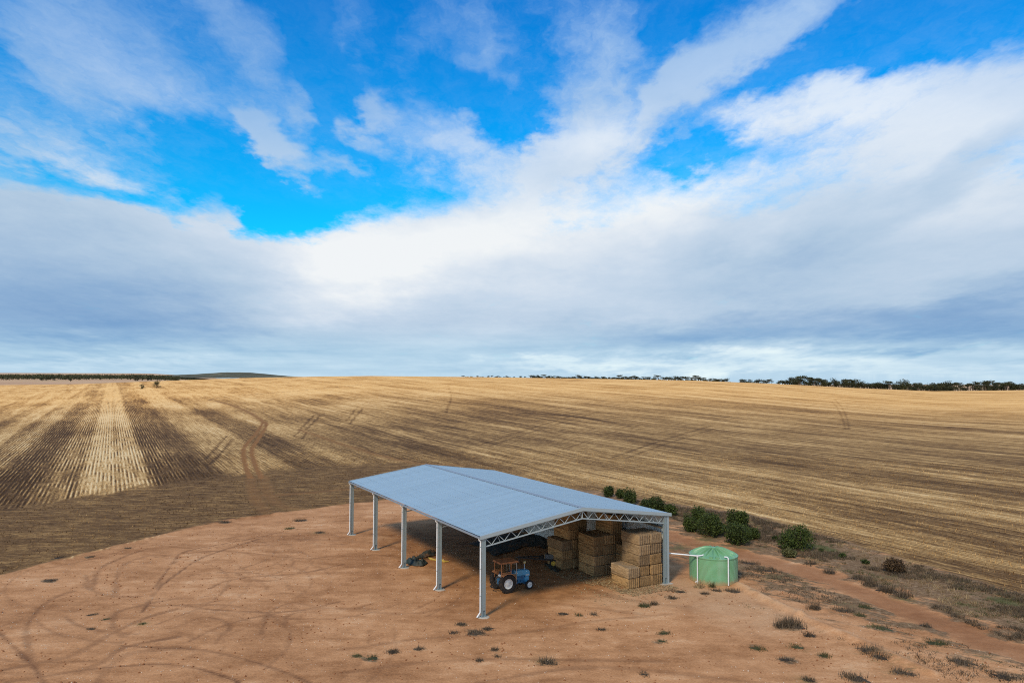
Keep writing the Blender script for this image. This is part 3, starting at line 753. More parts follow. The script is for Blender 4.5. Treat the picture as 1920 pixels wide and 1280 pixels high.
# ================================================================== hay shed
EAVE, SPAN, BAYS, BAY, RISE = 5.966, 18.4526, 4, 8.0, 1.289
LEN = BAYS * BAY; HALF = SPAN / 2; PITCH_R = math.atan2(RISE, HALF); OV = .14


def roof_z(x): return EAVE + RISE * (1 - abs(x - HALF) / HALF)


def rib_sheet(L, n_ribs=4, pitch=.19, h=.035):
    """ribbed sheet lying in x (across ribs), y (along), z up"""
    mb = MB(); prof = []
    for k in range(n_ribs):
        x = k * pitch; prof += [(x, 0), (x + pitch * .60, 0), (x + pitch * .70, h), (x + pitch * .90, h)]
    prof.append((n_ribs * pitch, 0)); n = len(prof)
    vs = [(x, 0, z) for x, z in prof] + [(x, L, z) for x, z in prof]
    mb.add(vs, [(i, i + 1, n + i + 1, n + i) for i in range(n - 1)])
    return mb


shed = thing('hay_shed', 'long open-sided steel hay shed with a low blue-grey gable roof on the red dirt pad', 'shed', SHED_O, SHED_ROT)
# roof sheets: ribs run down the slope, sheets set side by side along the shed
SL = HALF / math.cos(PITCH_R) + OV
sheet_me = rib_sheet(SL - .03).mesh('roof_sheet', M['roof'])
NSH = 42; pitch_sh = (LEN + 2 * OV) / NSH
for i in range(NSH):
    y0 = -OV + i * pitch_sh
    for side in (0, 1):
        o = put('roof_sheet', sheet_me, shed)
        zl = EAVE + .06 - OV * math.tan(PITCH_R) + (.003 if i % 2 else 0)
        sx = pitch_sh / .76
        if side == 0:   # mesh y -> +x up the slope, mesh x -> -y
            X = Vector((0, -1, 0)); Yv = Vector((math.cos(PITCH_R), 0, math.sin(PITCH_R))); Z = X.cross(Yv)
            org = Vector((-OV, y0 + pitch_sh, zl))
        else:
            X = Vector((0, 1, 0)); Yv = Vector((-math.cos(PITCH_R), 0, math.sin(PITCH_R))); Z = X.cross(Yv)
            org = Vector((SPAN + OV, y0, zl))
        mt = Matrix((X * sx, Yv, Z)).transposed().to_4x4(); mt.translation = org
        o.matrix_local = mt
# fastener lines over each purlin
fmb = MB()
PURL = [0.35 + k * 1.27 for k in range(8)]
for side in (0, 1):
    for px_ in PURL:
        for k in range(int(LEN / .19)):
            xx = px_ if side == 0 else SPAN - px_
            y = -OV + .14 + k * .19
            if k % 2 == 0:
                zz = roof_z(xx) + .103; fmb.box((xx - .016, y - .016, zz - .012), (xx + .016, y + .016, zz + .008))
o = fmb.build('roof_screw', M['gutter'], shed); o['kind'] = 'stuff'
# ridge cap
rc = MB(); w = .24; zr = EAVE + RISE + .085
rc.add([(HALF - w, -OV - .02, zr - w * math.tan(PITCH_R) + .035), (HALF, -OV - .02, zr + .035), (HALF + w, -OV - .02, zr - w * math.tan(PITCH_R) + .035),
        (HALF - w, LEN + OV + .02, zr - w * math.tan(PITCH_R) + .035), (HALF, LEN + OV + .02, zr + .035), (HALF + w, LEN + OV + .02, zr - w * math.tan(PITCH_R) + .035)],
       [(0, 1, 4, 3), (1, 2, 5, 4)])
for k in range(84):     # scribed teeth of the cap between the ribs
    y = -OV + .19 + k * .38
    for s_ in (-1, 1):
        xx = HALF + s_ * (w - .01); rc.box((xx - .012, y, zr - w * math.tan(PITCH_R) - .03), (xx + .012, y + .12, zr - w * math.tan(PITCH_R) + .034))
rc.build('ridge_cap', M['gutter'], shed)
# barge flashings along the two gable ends
for y0, y1 in ((-OV - .03, -OV + .02), (LEN + OV - .02, LEN + OV + .03)):
    bf = MB()
    for a, b in (((-OV - .05), HALF), (HALF, SPAN + OV + .05)):
        za = EAVE + RISE * (1 - abs(a - HALF) / HALF) + .115; zb = EAVE + RISE * (1 - abs(b - HALF) / HALF) + .115
        bf.add([(a, y0, za - .27), (b, y0, zb - .27), (b, y0, zb), (a, y0, za), (a, y1, za - .27), (b, y1, zb - .27), (b, y1, zb), (a, y1, za)],
               [(0, 1, 2, 3), (7, 6, 5, 4), (0, 4, 5, 1), (2, 6, 7, 3), (0, 3, 7, 4), (1, 5, 6, 2)])
        # top lip over the sheets
        yl = y1 if y0 < 0 else y0; yo = .16 if y0 < 0 else -.16
        bf.add([(a, yl, za - .004), (b, yl, zb - .004), (b, yl + yo, zb - .004), (a, yl + yo, za - .004)], [(0, 1, 2, 3)])
    bf.build('barge_flashing', M['galv_light'], shed)
# eave gutters
for x in (-OV, SPAN + OV):
    s_ = -1 if x < 0 else 1
    gt = MB(); z1 = EAVE + .045 - OV * math.tan(PITCH_R)
    gt.box((min(x, x + s_ * .12), -OV + .02, z1 - .15), (max(x, x + s_ * .12), LEN + OV - .02, z1 - .03))
    gt.build('gutter', M['gutter'], shed)
# purlins
for px_ in PURL:
    for xx in (px_, SPAN - px_):
        pm = MB(); zz = roof_z(xx) + .045
        pm.box((xx - .035, -OV + .03, zz - .20), (xx + .035, LEN + OV - .03, zz)); pm.build('purlin', M['galv'], shed)


def c_post(x, y, top, inner):
    """lipped channel column with flanges and a base plate"""
    mb = MB(); w = .30; d = .20
    mb.box((x - w / 2, y - .008, 0.06), (x + w / 2, y + .008, top))
    mb.box((x - w / 2 - .006, y - d / 2, 0.06), (x - w / 2 + .010, y + d / 2, top)); mb.box((x + w / 2 - .010, y - d / 2, 0.06), (x + w / 2 + .006, y + d / 2, top))
    mb.box((x - w / 2 + .011, y - d / 2, 0.06), (x - w / 2 + .05, y - d / 2 + .012, top)); mb.box((x + w / 2 - .05, y - d / 2, 0.06), (x + w / 2 - .011, y - d / 2 + .012, top))
    mb.box((x - w / 2 + .013, y - .075, .5), (x + w / 2 - .013, y - .060, top - .02))
    return mb


XL, XR = .17, SPAN - .42
for i in range(BAYS + 1):
    y = i * BAY + (.03 if i == 0 else (-.03 if i == BAYS else 0))
    for x, side in ((XL, 0), (XR, 1)):
        p = c_post(x, y, EAVE - .10, side).build('column', M['galv'], shed)
        bp = MB(); bp.box((x - .22, y - .17, .035), (x + .22, y + .17, .06))
        for sx_ in (-1, 1):
            for sy in (-1, 1): bp.tube([(x + sx_ * .18, y + sy * .13, .06), (x + sx_ * .18, y + sy * .13, .11)], .018, 6)
        bp.build('base_plate', M['galv'], p)
        fo = MB(); fo.lathe([(0.001, .038), (.40, .034), (.46, .0), (.48, -.3)], 14, c=(x + .03, y, 0)); fo.build('concrete_footing', M['concrete'], shed, 40)
    # knee plate lines on the posts
    if True:
        dp = MB(); xo = -.075; zt = EAVE - .06
        dp.tube([(-.20, y, zt - .02), (-.20, y, zt - .14), (-.18, y, zt - .20), (xo, y, zt - .27), (xo, y, zt - .40), (xo, y, .42), (xo - .05, y, .32), (-.36, y, .05)], .062, 8)
        dp.build('downpipe', M['pvc'], shed, 60)
        for zz in (1.6, 3.6, 5.2):
            cl = MB(); cl.box((xo - .068, y - .066, zz), (xo + .10, y + .066, zz + .03)); cl.build('pipe_clip', M['galv'], shed)
# portal trusses
TD = .62
web_mats = M['galv_light']
for i in range(BAYS + 1):
    y = i * BAY + (.03 if i == 0 else (-.03 if i == BAYS else 0))
    tr = put('truss', None, shed)
    tc = MB(); bc = MB()
    for a, b in ((XL + .02, HALF), (HALF, XR - .02)):
        za, zb = roof_z(a) - .19, roof_z(b) - .19
        tc.bar((a, y, za), (b, y, zb), .09, .09); bc.bar((a, y, za - TD), (b, y, zb - TD), .09, .085)
    tc.build('top_chord', M['galv_light'], tr); bc.build('bottom_chord', M['galv_light'], tr)
    kp = MB(); kp.bar((HALF, y, roof_z(HALF) - .19), (HALF, y, roof_z(HALF) - .19 - TD), .07, .07); kp.build('king_post', web_mats, tr)
    NV = 8
    for s_ in (0, 1):
        for k in range(NV):
            for q in (0, 1):
                ta = (k + .5 * q) / NV; tb = (k + .5 * q + .5) / NV
                xa = XL + .15 + (HALF - XL - .2) * ta; xb = XL + .15 + (HALF - XL - .2) * tb
                if s_: xa, xb = SPAN - xa - .25 * (1 - ta), SPAN - xb - .25 * (1 - tb)
                za = roof_z(xa) - .21 - (0 if q == 0 else TD - .04); zb = roof_z(xb) - .21 - (TD - .04 if q == 0 else 0)
                wm = MB(); wm.bar((xa, y, za), (xb, y, zb), .042, .042); wm.build('web', web_mats, tr)
        # fly braces from the bottom chord back to the purlins
        for px_ in PURL[1::2]:
            xx = px_ if s_ == 0 else SPAN - px_
            fb = MB(); dy = .75 if i < BAYS else -.75
            fb.bar((xx, y, roof_z(xx) - .19 - TD), (xx, y + dy, roof_z(xx) - .12), .035, .035); fb.build('fly_brace', web_mats, tr)
# side wall of ribbed sheets
XW = SPAN - .06
wall_me = rib_sheet(EAVE - .10, 4, .19, .035).mesh('wall_sheet', M['wall'])
for i in range(NSH):
    o = put('wall_sheet', wall_me, shed)
    X = Vector((0, 1, 0)); Yv = Vector((0, 0, 1)); Z = X.cross(Yv)
    mt = Matrix((X * (LEN / NSH / .76), Yv, Z)).transposed().to_4x4(); mt.translation = (XW + (.003 if i % 2 else 0), i * LEN / NSH, .05)
    o.matrix_local = mt
for z in (1.2, 2.4, 3.6, 4.8):
    gi = MB(); gi.box((XW - .13, .05, z - .05), (XW - .022, LEN - .05, z + .05)); gi.build('girt', M['galv'], shed)
ba = MB(); ba.bar((XR - .10, .35, 4.75), (XR - .10, 9.5, 5.05), .09, .12); ba.build('brace', M['timber'], shed)
bo = MB(); bo.box((XW - .05, .02, 0.0), (XW + .05, LEN - .02, .048)); bo.build('bottom_rail', M['galv_light'], shed)
cf = MB(); cf.box((XW - .17, -.045, .03), (XW + .055, -.02, EAVE - .05)); cf.box((XW + .040, -.018, .03), (XW + .058, .22, EAVE - .05)); cf.build('corner_flashing', M['galv_light'], shed)
ss = MB()
for z in (.55, 1.25, 2.35, 3.55, 4.75, 5.2): ss.box((XR + .16, -.015, z), (XW - .172, .02, z + .07))
ss.build('girt_cleat', M['galv_light'], shed)
wf = MB(); wf.box((XR - .55, -.42, -.3), (SPAN + .15, .55, .034)); wf.build('concrete_footing', M['concrete'], shed)

# ================================================================== straw bales
BW, BL, BH = 1.22, 2.46, .885


def bale_mesh(seed, m, w=BW, l=BL, h=BH):
    r_ = np.random.default_rng(seed); nx, ny, nz = 36, 22, 12
    vs = {}; V = []; F = []
    def idx(i, j, k):
        key = (i, j, k)
        if key not in vs: vs[key] = len(V); V.append(key)
        return vs[key]
    for i in range(nx):
        for j in range(ny):
            F.append((idx(i, j, 0), idx(i, j + 1, 0), idx(i + 1, j + 1, 0), idx(i + 1, j, 0)))
            F.append((idx(i, j, nz), idx(i + 1, j, nz), idx(i + 1, j + 1, nz), idx(i, j + 1, nz)))
    for i in range(nx):
        for k in range(nz):
            F.append((idx(i, 0, k), idx(i + 1, 0, k), idx(i + 1, 0, k + 1), idx(i, 0, k + 1)))
            F.append((idx(i, ny, k), idx(i, ny, k + 1), idx(i + 1, ny, k + 1), idx(i + 1, ny, k)))
    for j in range(ny):
        for k in range(nz):
            F.append((idx(0, j, k), idx(0, j, k + 1), idx(0, j + 1, k + 1), idx(0, j + 1, k)))
            F.append((idx(nx, j, k), idx(nx, j + 1, k), idx(nx, j + 1, k + 1), idx(nx, j, k + 1)))
    A = np.array(V, float); p = np.stack([(A[:, 0] / nx - .5) * w, (A[:, 1] / ny - .5) * l, (A[:, 2] / nz - .5) * h], 1)
    rad = .075; half = np.array([w, l, h]) / 2
    core = np.clip(p, -(half - rad), half - rad); dv = p - core; L = np.linalg.norm(dv, axis=1, keepdims=True)
    nrm = np.where(L > 1e-6, dv / np.maximum(L, 1e-6), 0); p = core + nrm * rad
    on = lambda ax: np.abs(A[:, ax] / (nx, ny, nz)[ax] - .5) > .4999
    ox = seed * 3.7
    # ends: flake slots with strings pulled in; sides: pressed layers
    gro = np.abs(np.sin(np.pi * (p[:, 0] / .195 + .35 * (fbm(p[:, 0] * 3 + ox, p[:, 2] * 2, seed, 2) - .4)))) ** .7
    e = on(1); p[e, 1] += np.sign(p[e, 1]) * ((gro[e] - .6) * .085 + (fbm(p[e, 0] * 5 + ox, p[e, 2] * 4, seed, 3) - .45) * .07)
    sd = on(0); p[sd, 0] += np.sign(p[sd, 0]) * ((fbm(p[sd, 1] * 2 + ox, p[sd, 2] * 7, seed + 3, 3) - .45) * .09)
    tp = on(2); p[tp, 2] += np.sign(p[tp, 2]) * ((fbm(p[tp, 0] * 4 + ox, p[tp, 1] * 4, seed + 5, 3) - .45) * .04)
    # sag
    p[:, 2] += h / 2; p[:, 0] *= 1 + .03 * np.sin(np.pi * p[:, 2] / h)
    p[:, 0] *= 1 + .035 * np.sin(np.pi * np.clip(p[:, 2] / h, 0, 1)) * np.cos(p[:, 1] * 1.1 + seed)
    q = np.array(F)
    # loose stalks poking out of the faces
    k = r_.integers(0, len(q), 420); c = p[q[k]].mean(1); nf = c - np.array([0, 0, h / 2]); nf /= np.abs(nf / half).max(1, keepdims=True) * half + 1e-6
    ax = np.argmax(np.abs((c - np.array([0, 0, h / 2])) / half), 1); out = np.zeros_like(c); out[np.arange(len(c)), ax] = np.sign((c - np.array([0, 0, h / 2]))[np.arange(len(c)), ax])
    dr_ = r_.normal(size=c.shape) * .8 + out * .6; dr_ /= np.linalg.norm(dr_, axis=1, keepdims=True); sd_ = np.cross(dr_, out) + 1e-3; sd_ /= np.linalg.norm(sd_, axis=1, keepdims=True)
    L_ = r_.uniform(.06, .20, len(c))[:, None]; a0 = c - out * .01
    V3 = np.stack([a0 - sd_ * .012, a0 + sd_ * .012, a0 + dr_ * L_ + sd_ * .004, a0 + dr_ * L_ - sd_ * .004], 1).reshape(-1, 3)
    q = np.vstack([q, len(p) + np.arange(len(V3)).reshape(-1, 4)]); p = np.vstack([p, V3])
    return raw_mesh('straw_bale', p, faces4=q, m=m, smooth=True)


bale_g = [bale_mesh(k, M['straw']) for k in range(4)]; bale_w = [bale_mesh(k + 10, M['straw_grey']) for k in range(3)]
ORD = ['bottom', 'second', 'third', 'fourth', 'fifth', 'sixth', 'seventh']


def stack(v, u, n0, n1, where, group, weathered=()):
    for k in range(n0, n1):
        me = random.choice(bale_w if k in weathered else bale_g)
        p = S(v + BW / 2 + random.uniform(-.05, .05), u + BL / 2 + random.uniform(-.09, .09), k * (BH - .005))
        o = put('straw_bale', me, None, p, (random.uniform(-.012, .012), random.uniform(-.012, .012), SHED_ROT + random.uniform(-.035, .035) + (math.pi if random.random() < .5 else 0)))
        pos = ('lowest' if k == n0 else 'topmost' if k == n1 - 1 else ORD[k - n0] + ' from below')
        tag(o, f'straw bale, {pos} in {where}', 'bale', group)


g1, g2, g3 = 'straw bales in the front stack by the open end', 'straw bales in the middle stacks', 'straw bales stacked deep in the shed'
stack(14.08, .20, 0, 2, 'the low two-bale pile at the shed mouth', g1, (1,))
stack(15.34, .20, 0, 5, 'the left column of the tall front stack', g1, (2, 3, 4))
stack(16.60, .18, 0, 5, 'the front column beside the wall post', g1, (3, 4))
stack(16.52, 2.85, 0, 3, 'the half-hidden column behind the front stack', g1)
stack(13.92, 4.80, 0, 4, 'the left column of the middle tower', g2)
stack(15.16, 4.84, 0, 4, 'the second column of the middle tower', g2)
stack(16.40, 4.86, 0, 4, 'the wall-side column of the middle tower', g2)
stack(15.93, 4.82, 4, 6, 'the pair perched high above the middle tower', g2)
stack(12.56, 8.02, 0, 3, 'the left column of the dim stack by the trailer', g3, (2,))
stack(13.80, 8.06, 0, 3, 'the second column of the dim stack by the trailer', g3)
stack(15.04, 8.06, 0, 3, 'the third column of the dim inner stack', g3)
stack(16.28, 8.06, 0, 3, 'the wall-side column of the dim inner stack', g3)
stack(13.40, 8.25, 3, 6, 'the left dark pile under the rafters', g3)
stack(14.70, 8.60, 3, 6, 'the right dark pile under the rafters', g3)

# ================================================================== water tank
TC = G(1338, 1098); TC = TC + Vector((TC.x, TC.y, 0)).normalized() * 2.09
TR, TH = 2.07, 2.28
tank = thing('water_tank', 'round green ribbed rainwater tank with a fluted lid beside the shed corner', 'tank', TC)
tw = MB(); prof = [(TR, 0.0)]
NC = 23
for k in range(NC):
    z = .05 + k * (TH - .16) / NC; dz = (TH - .16) / NC
    prof += [(TR + .002, z), (TR + .013, z + dz * .25), (TR + .015, z + dz * .5), (TR + .013, z + dz * .75), (TR + .002, z + dz * .98)]
prof += [(TR + .05, TH - .10), (TR + .06, TH - .02), (TR + .02, TH + .01)]
tw.lathe(prof, 96).build('tank_wall', M['tank'], tank, 50)
lid = MB(); NR = 16; segs = 12; rings = 8; vs = []; nn = NR * segs
for i in range(rings + 1):
    t = i / rings; r = (TR + .01) * (1 - t) + .16 * t
    for k in range(nn):
        a = 2 * math.pi * k / nn; f = (k % segs) / segs
        rib = 0.0
        if f < .3: rib = math.sin(math.pi * f / .3) ** .4 * .24 * math.sin(math.pi * (1 - t) ** .8 * .93 + .1)
        z = TH - .0 + .50 * t ** 1.05 + rib * (0 if i in (0,) else 1) - .03 * math.sin(math.pi * t)
        vs.append((r * math.cos(a), r * math.sin(a), z))
lid.add(vs, [(i * nn + k, i * nn + (k + 1) % nn, (i + 1) * nn + (k + 1) % nn, (i + 1) * nn + k) for i in range(rings) for k in range(nn)])
lid.build('tank_lid', M['tank'], tank, 35)
cap = MB(); cap.lathe([(.001, TH + 0.58), (.20, TH + 0.57), (.24, TH + 0.53), (.24, TH + 0.43)], 20).build('lid_cap', M['tank'], tank, 40)
to_cam = math.atan2(-TC.y, -TC.x)
for da in (-.10, .17):
    a = to_cam + da; lg = MB(); Mx = Matrix.Rotation(a, 4, 'Z')
    lg.box((TR - .36, -.15, TH + .0), (TR - .04, .15, TH + .16), Mx); lg.build('lifting_lug', M['tank'], tank, None, .02)
al = to_cam - .66; ar = to_cam + .60
def ring(a, r, z): return (r * math.cos(a), r * math.sin(a), z)
inlet = MB(); inlet.tube([ring(al, TR + .12, TH + .03), ring(al, TR + .12, .16), ring(al, TR + .15, .02)], .06, 8); inlet.build('first_flush_pipe', M['pvc'], tank, 60)
iv = MB(); iv.tube([ring(al, TR + .12, .22), ring(al - .07, TR + .20, .10)], .07, 8); iv.build('pipe_tee', M['pvc'], tank, 60)
ov = MB(); ov.tube([ring(ar - .09, TR - .16, TH + .16), ring(ar - .02, TR + .04, TH + .16), ring(ar, TR + .12, TH + .10), ring(ar, TR + .12, .05)], .06, 8); ov.build('overflow_pipe', M['pvc'], tank, 60)
vt = MB(); aa = to_cam - .50; vt.tube([ring(aa, TR - .30, TH + .10), ring(aa, TR - .26, TH + .24)], .05, 8); vt.build('inlet_stub', M['pvc'], tank, 60)
pA = S(SPAN + .02, .9, 0); pB = TC + Vector(ring(al, TR + .12, 0)); pe = TC + Vector(ring(al + .16, TR - .25, 0))
pp = MB(); z0 = TH + .10
pp.tube([Vector((0, 0, z0 + .06)), Vector(((pB - pA).x * .5, (pB - pA).y * .5, z0 + .03)), Vector(((pB - pA).x, (pB - pA).y, z0)), Vector(((pe - pA).x, (pe - pA).y, z0 + .06))], .062, 8)
wp = thing('water_pipe', 'white horizontal pipe bridging the gap from the shed wall to the green tank', 'pipe', pA)
pp.build('pipe', M['pvc'], wp, 60)
pc = MB(); pc.lathe([(.075, -.12), (.085, -.11), (.085, .10), (.075, .11)], 10, c=((pB - pA).x, (pB - pA).y, z0 - .03)); pc.build('pipe_joint', M['pvc'], wp, 50)
fl = MB(); a_, b_ = G(1381, 1098.5, .05), G(1389, 1101, .05); fl.tube([(0, 0, .06), tuple(b_ - a_ + Vector((0, 0, .01)))], .055, 8)
o = fl.build('pipe_offcut', M['pvc'], None, 60); o.location = (a_.x, a_.y, 0); tag(o, 'short white pipe piece lying on the soil right of the green tank', 'pipe')

# ================================================================== tractor
def wheel_parts(root, x, y, r, w, rim_r, side, lugs, rim_mat):
    wl = put('wheel', None, root, (x, y, r))
    ty = MB(); h = w / 2
    ty.lathe([(rim_r, -h * .72), (rim_r + .04, -h * .86), (r * .80, -h), (r * .94, -h * .86), (r * .97, -h * .5), (r * .975, 0), (r * .97, h * .5), (r * .94, h * .86), (r * .80, h), (rim_r + .04, h * .86), (rim_r, h * .72)], 40, 'Y', close=True)
    if lugs:
        for k in range(lugs):
            for sgn in (-1, 1):
                a0 = 2 * math.pi * (k + (.5 if sgn > 0 else 0)) / lugs; a1 = a0 + .20
                pa = Vector((math.cos(a0) * r * .985, sgn * .015, math.sin(a0) * r * .985)); pb = Vector((math.cos(a1) * r * .965, sgn * h * .93, math.sin(a1) * r * .965))
                ty.bar(pa, pb, .055, .045, up=(math.cos(a0), 0, math.sin(a0)))
    ty.build('tyre', M['tyre'], wl, 35)
    rm = MB(); o_ = side
    rm.lathe([(rim_r + .012, o_ * h * .80), (rim_r - .01, o_ * h * .78), (rim_r - .035, o_ * h * .45), (rim_r * .72, o_ * h * .30), (rim_r * .62, o_ * h * .42), (rim_r * .30, o_ * h * .48), (.001, o_ * h * .50)], 32, 'Y')
    rm.lathe([(rim_r + .012, -o_ * h * .80), (rim_r - .03, -o_ * h * .3), (rim_r - .035, o_ * h * .45)], 32, 'Y')
    rm.build('rim', rim_mat, wl, 35)
    hb = MB(); hb.lathe([(rim_r * .30, o_ * h * .48), (rim_r * .28, o_ * h * .72), (rim_r * .12, o_ * h * .80), (.001, o_ * h * .80)], 18, 'Y')
    for k in range(8):
        a = 2 * math.pi * k / 8; c = Vector((math.cos(a) * rim_r * .55, o_ * h * .44, math.sin(a) * rim_r * .55))
        hb.tube([c, c + Vector((0, o_ * .045, 0))], .028 if r > .5 else .016, 6)
    hb.build('hub', M['rim_white'] if rim_mat is M['rim_white'] else rim_mat, wl, 40)
    return wl


tp_ = S(4.72, 5.17, 0)
tractor = thing('tractor', 'old blue tractor with a rusty cab roof parked under the shed', 'tractor', tp_, SHED_ROT)
WB = 2.16
for s_ in (-1, 1):
    wheel_parts(tractor, 0, s_ * .80, .775, .44, .40, s_, 18, M['rim_white'])
    wheel_parts(tractor, WB, s_ * .74, .39, .20, .22, s_, 0, M['rim_white'])
ax = MB(); ax.tube([(0, -.62, .775), (0, .62, .775)], .13, 12); ax.build('rear_axle', M['dkblue'], tractor, 40)
ft = MB(); ft.bar((WB, -.66, .42), (WB, .66, .42), .10, .12); ft.tube([(WB, -.62, .30), (WB, -.62, .52)], .05, 8); ft.tube([(WB, .62, .30), (WB, .62, .52)], .05, 8); ft.bar((WB - .15, 0, .40), (WB + .15, 0, .40), .30, .22)
ft.build('front_axle', M['dkblue'], tractor)
gbx = MB(); gbx.box((-.42, -.24, .50), (.62, .24, 1.02)); gbx.box((.60, -.20, .52), (1.06, .20, .98)); gbx.build('gearbox', M['dkblue'], tractor, None, .03)
en = MB(); en.box((1.05, -.20, .46), (1.98, .20, 1.06)); en.box((1.15, -.27, .78), (1.85, -.19, .98)); en.tube([(1.35, -.26, .62), (1.35, -.26, .80)], .06, 10); en.tube([(1.62, -.27, .60), (1.62, -.27, .74)], .05, 10)
en.tube([(1.12, .24, .9), (1.88, .24, .9)], .06, 8); en.build('engine', M['dkblue'], tractor, None, .012)
hd = MB(); hd.prism([(.92, 1.10), (2.02, 1.08), (2.02, .96), (2.46, .93), (2.50, 1.02), (2.46, 1.42), (2.36, 1.49), (.92, 1.57)], -.285, .285); hd.build('hood', M['blue'], tractor, None, .035)
sp = MB()
for s_ in (-1, 1): sp.box((2.06, s_ * .292 - .004, 1.06), (2.40, s_ * .292 + .004, 1.13)); sp.box((.96, s_ * .292 - .004, 1.30), (1.30, s_ * .292 + .004, 1.35))
sp.build('hood_stripe', M['rim_white'], tractor)
gr = MB(); gr.box((2.475, -.22, .98), (2.515, .22, 1.38)); gr.build('grille', M['black'], tractor)
for s_ in (-1, 1):
    hl = MB(); hl.lathe([(.001, 0), (.075, .0), (.085, .03), (.05, .08)], 14, c=(0, 0, 0)); o = hl.build('headlight', M['frame_white'], tractor, 40); o.location = (2.53, s_ * .14, 1.29); o.rotation_euler = (0, R(-90), 0)
bw = MB(); bw.box((1.98, -.25, .50), (2.44, .25, .93)); bw.build('front_frame', M['blue'], tractor, None, .03)
ft2 = MB()
for s_ in (-1, 1): ft2.box((.38, s_ * .24 - .0 if s_ > 0 else -.62, .56), (1.10, .62 if s_ > 0 else -.24, .60))
ft2.build('footplate', M['dkblue'], tractor)
st = MB()
for k, zz in enumerate((.30, .45)): st.box((.86, -.66, zz), (1.06, -.60, zz + .03))
st.box((.86, -.64, .30), (.89, -.61, .58)); st.box((1.03, -.64, .30), (1.06, -.61, .58)); st.build('step', M['black'], tractor)
eh = MB(); eh.tube([(1.30, -.05, 1.50), (1.30, -.05, 2.36), (1.27, -.05, 2.46)], .048, 10); eh.tube([(1.30, -.05, 1.66), (1.30, -.05, 2.08)], .085, 12); eh.build('exhaust_stack', M['black'], tractor, 50)
pcn = MB(); pcn.tube([(2.10, -.02, 1.46), (2.10, -.02, 1.98)], .035, 10); pcn.build('air_intake_pipe', simple('pale_blue_pipe', (.36, .48, .58), .5), tractor, 50)
pcb = MB(); pcb.lathe([(.001, 1.95), (.05, 1.96), (.115, 2.03), (.13, 2.14), (.11, 2.17), (.001, 2.19)], 16, c=(2.10, -.02, 0)); pcb.build('air_cleaner_bowl', simple('dusty_bowl', (.50, .40, .18), .5), tractor, 50)
for s_ in (-1, 1):     # mudguards
    fm = MB(); n = 14; vs = []
    for k in range(n + 1):
        a = R(25 + 105 * k / n); r = .85
        for yy, dr in ((s_ * .56, 0), (s_ * .98, 0), (s_ * 1.00, -.05)): vs.append(((r + dr) * math.cos(a), yy, .775 + (r + dr) * math.sin(a)))
    fs = []
    for k in range(n):
        for j in (0, 1): fs.append((k * 3 + j, k * 3 + j + 1, k * 3 + j + 4, k * 3 + j + 3))
    # inner cheek
    c0 = len(vs); vs.append((0, s_ * .56, 1.05)); fs += [(c0, k * 3, k * 3 + 3) for k in range(n)]
    fm.add(vs, fs); fm.build('mudguard', M['rust_orange'], tractor, 30)
se = MB(); se.box((-.22, -.25, 1.05), (.26, .25, 1.17)); se.box((-.28, -.25, 1.15), (-.18, .25, 1.58)); se.build('seat', M['seat'], tractor, None, .04)
sw = MB(); cw_ = Vector((.62, 0, 1.52)); axs = Vector((-.55, 0, .83)).normalized(); xx_ = Vector((0, 1, 0)); yy_ = axs.cross(xx_)
sw.tube([cw_ + (xx_ * math.cos(t * math.pi / 8) + yy_ * math.sin(t * math.pi / 8)) * .20 for t in range(17)], .016, 6, False); sw.tube([cw_, cw_ - axs * .45], .022, 6); sw.bar(cw_ - xx_ * .2, cw_ + xx_ * .2, .02, .02)
sw.build('steering_wheel', M['black'], tractor, 50)
da = MB(); da.prism([(.78, 1.02), (.95, 1.02), (.95, 1.56), (.70, 1.42)], -.28, .28); da.build('dashboard', M['dkblue'], tractor)
# cab: roof tray, posts, glass, hanging door curtain
RZ = 2.36
cr = MB(); cr.add([(-.62, -.72, RZ), (1.16, -.72, RZ), (1.16, .72, RZ), (-.62, .72, RZ), (-.56, -.66, RZ + .12), (1.08, -.66, RZ + .12), (1.08, .66, RZ + .12), (-.56, .66, RZ + .12),
                  (-.40, -.48, RZ + .075), (.92, -.48, RZ + .075), (.92, .48, RZ + .075), (-.40, .48, RZ + .075)],
                 [(3, 2, 1, 0), (0, 1, 5, 4), (1, 2, 6, 5), (2, 3, 7, 6), (3, 0, 4, 7), (4, 5, 9, 8), (5, 6, 10, 9), (6, 7, 11, 10), (7, 4, 8, 11), (8, 9, 10, 11)])
cr.build('cab_roof', M['rust'], tractor)
for x, y in ((-.46, -.60), (-.46, .60), (.42, -.64), (.42, .64), (.98, -.56), (.98, .56)):
    cp = MB(); cp.bar((x, y, 1.05 if x < .9 else .62), (x, y, RZ), .05, .05); cp.build('cab_post', M['rust_orange'] if x < .9 else M['frame_white'], tractor)
for z_, x0, x1 in ((1.62, -.46, .42),):
    for y in (-.62, .62):
        rl = MB(); rl.bar((x0, y, z_), (x1, y, z_), .04, .04); rl.build('cab_rail', M['rust_orange'], tractor)
for y in (-.62, .62):
    pn = MB(); pn.box((-.42, y - .004, 1.66), (.38, y + .004, RZ - .05)); pn.build('side_window', M['glass'], tractor)
pn = MB(); pn.box((-.475, -.55, 1.66), (-.467, .55, RZ - .05)); pn.build('rear_window', M['glass'], tractor)
pn = MB(); pn.box((.99, -.52, 1.62), (.998, .52, RZ - .05)); pn.build('windscreen', M['glass'], tractor)
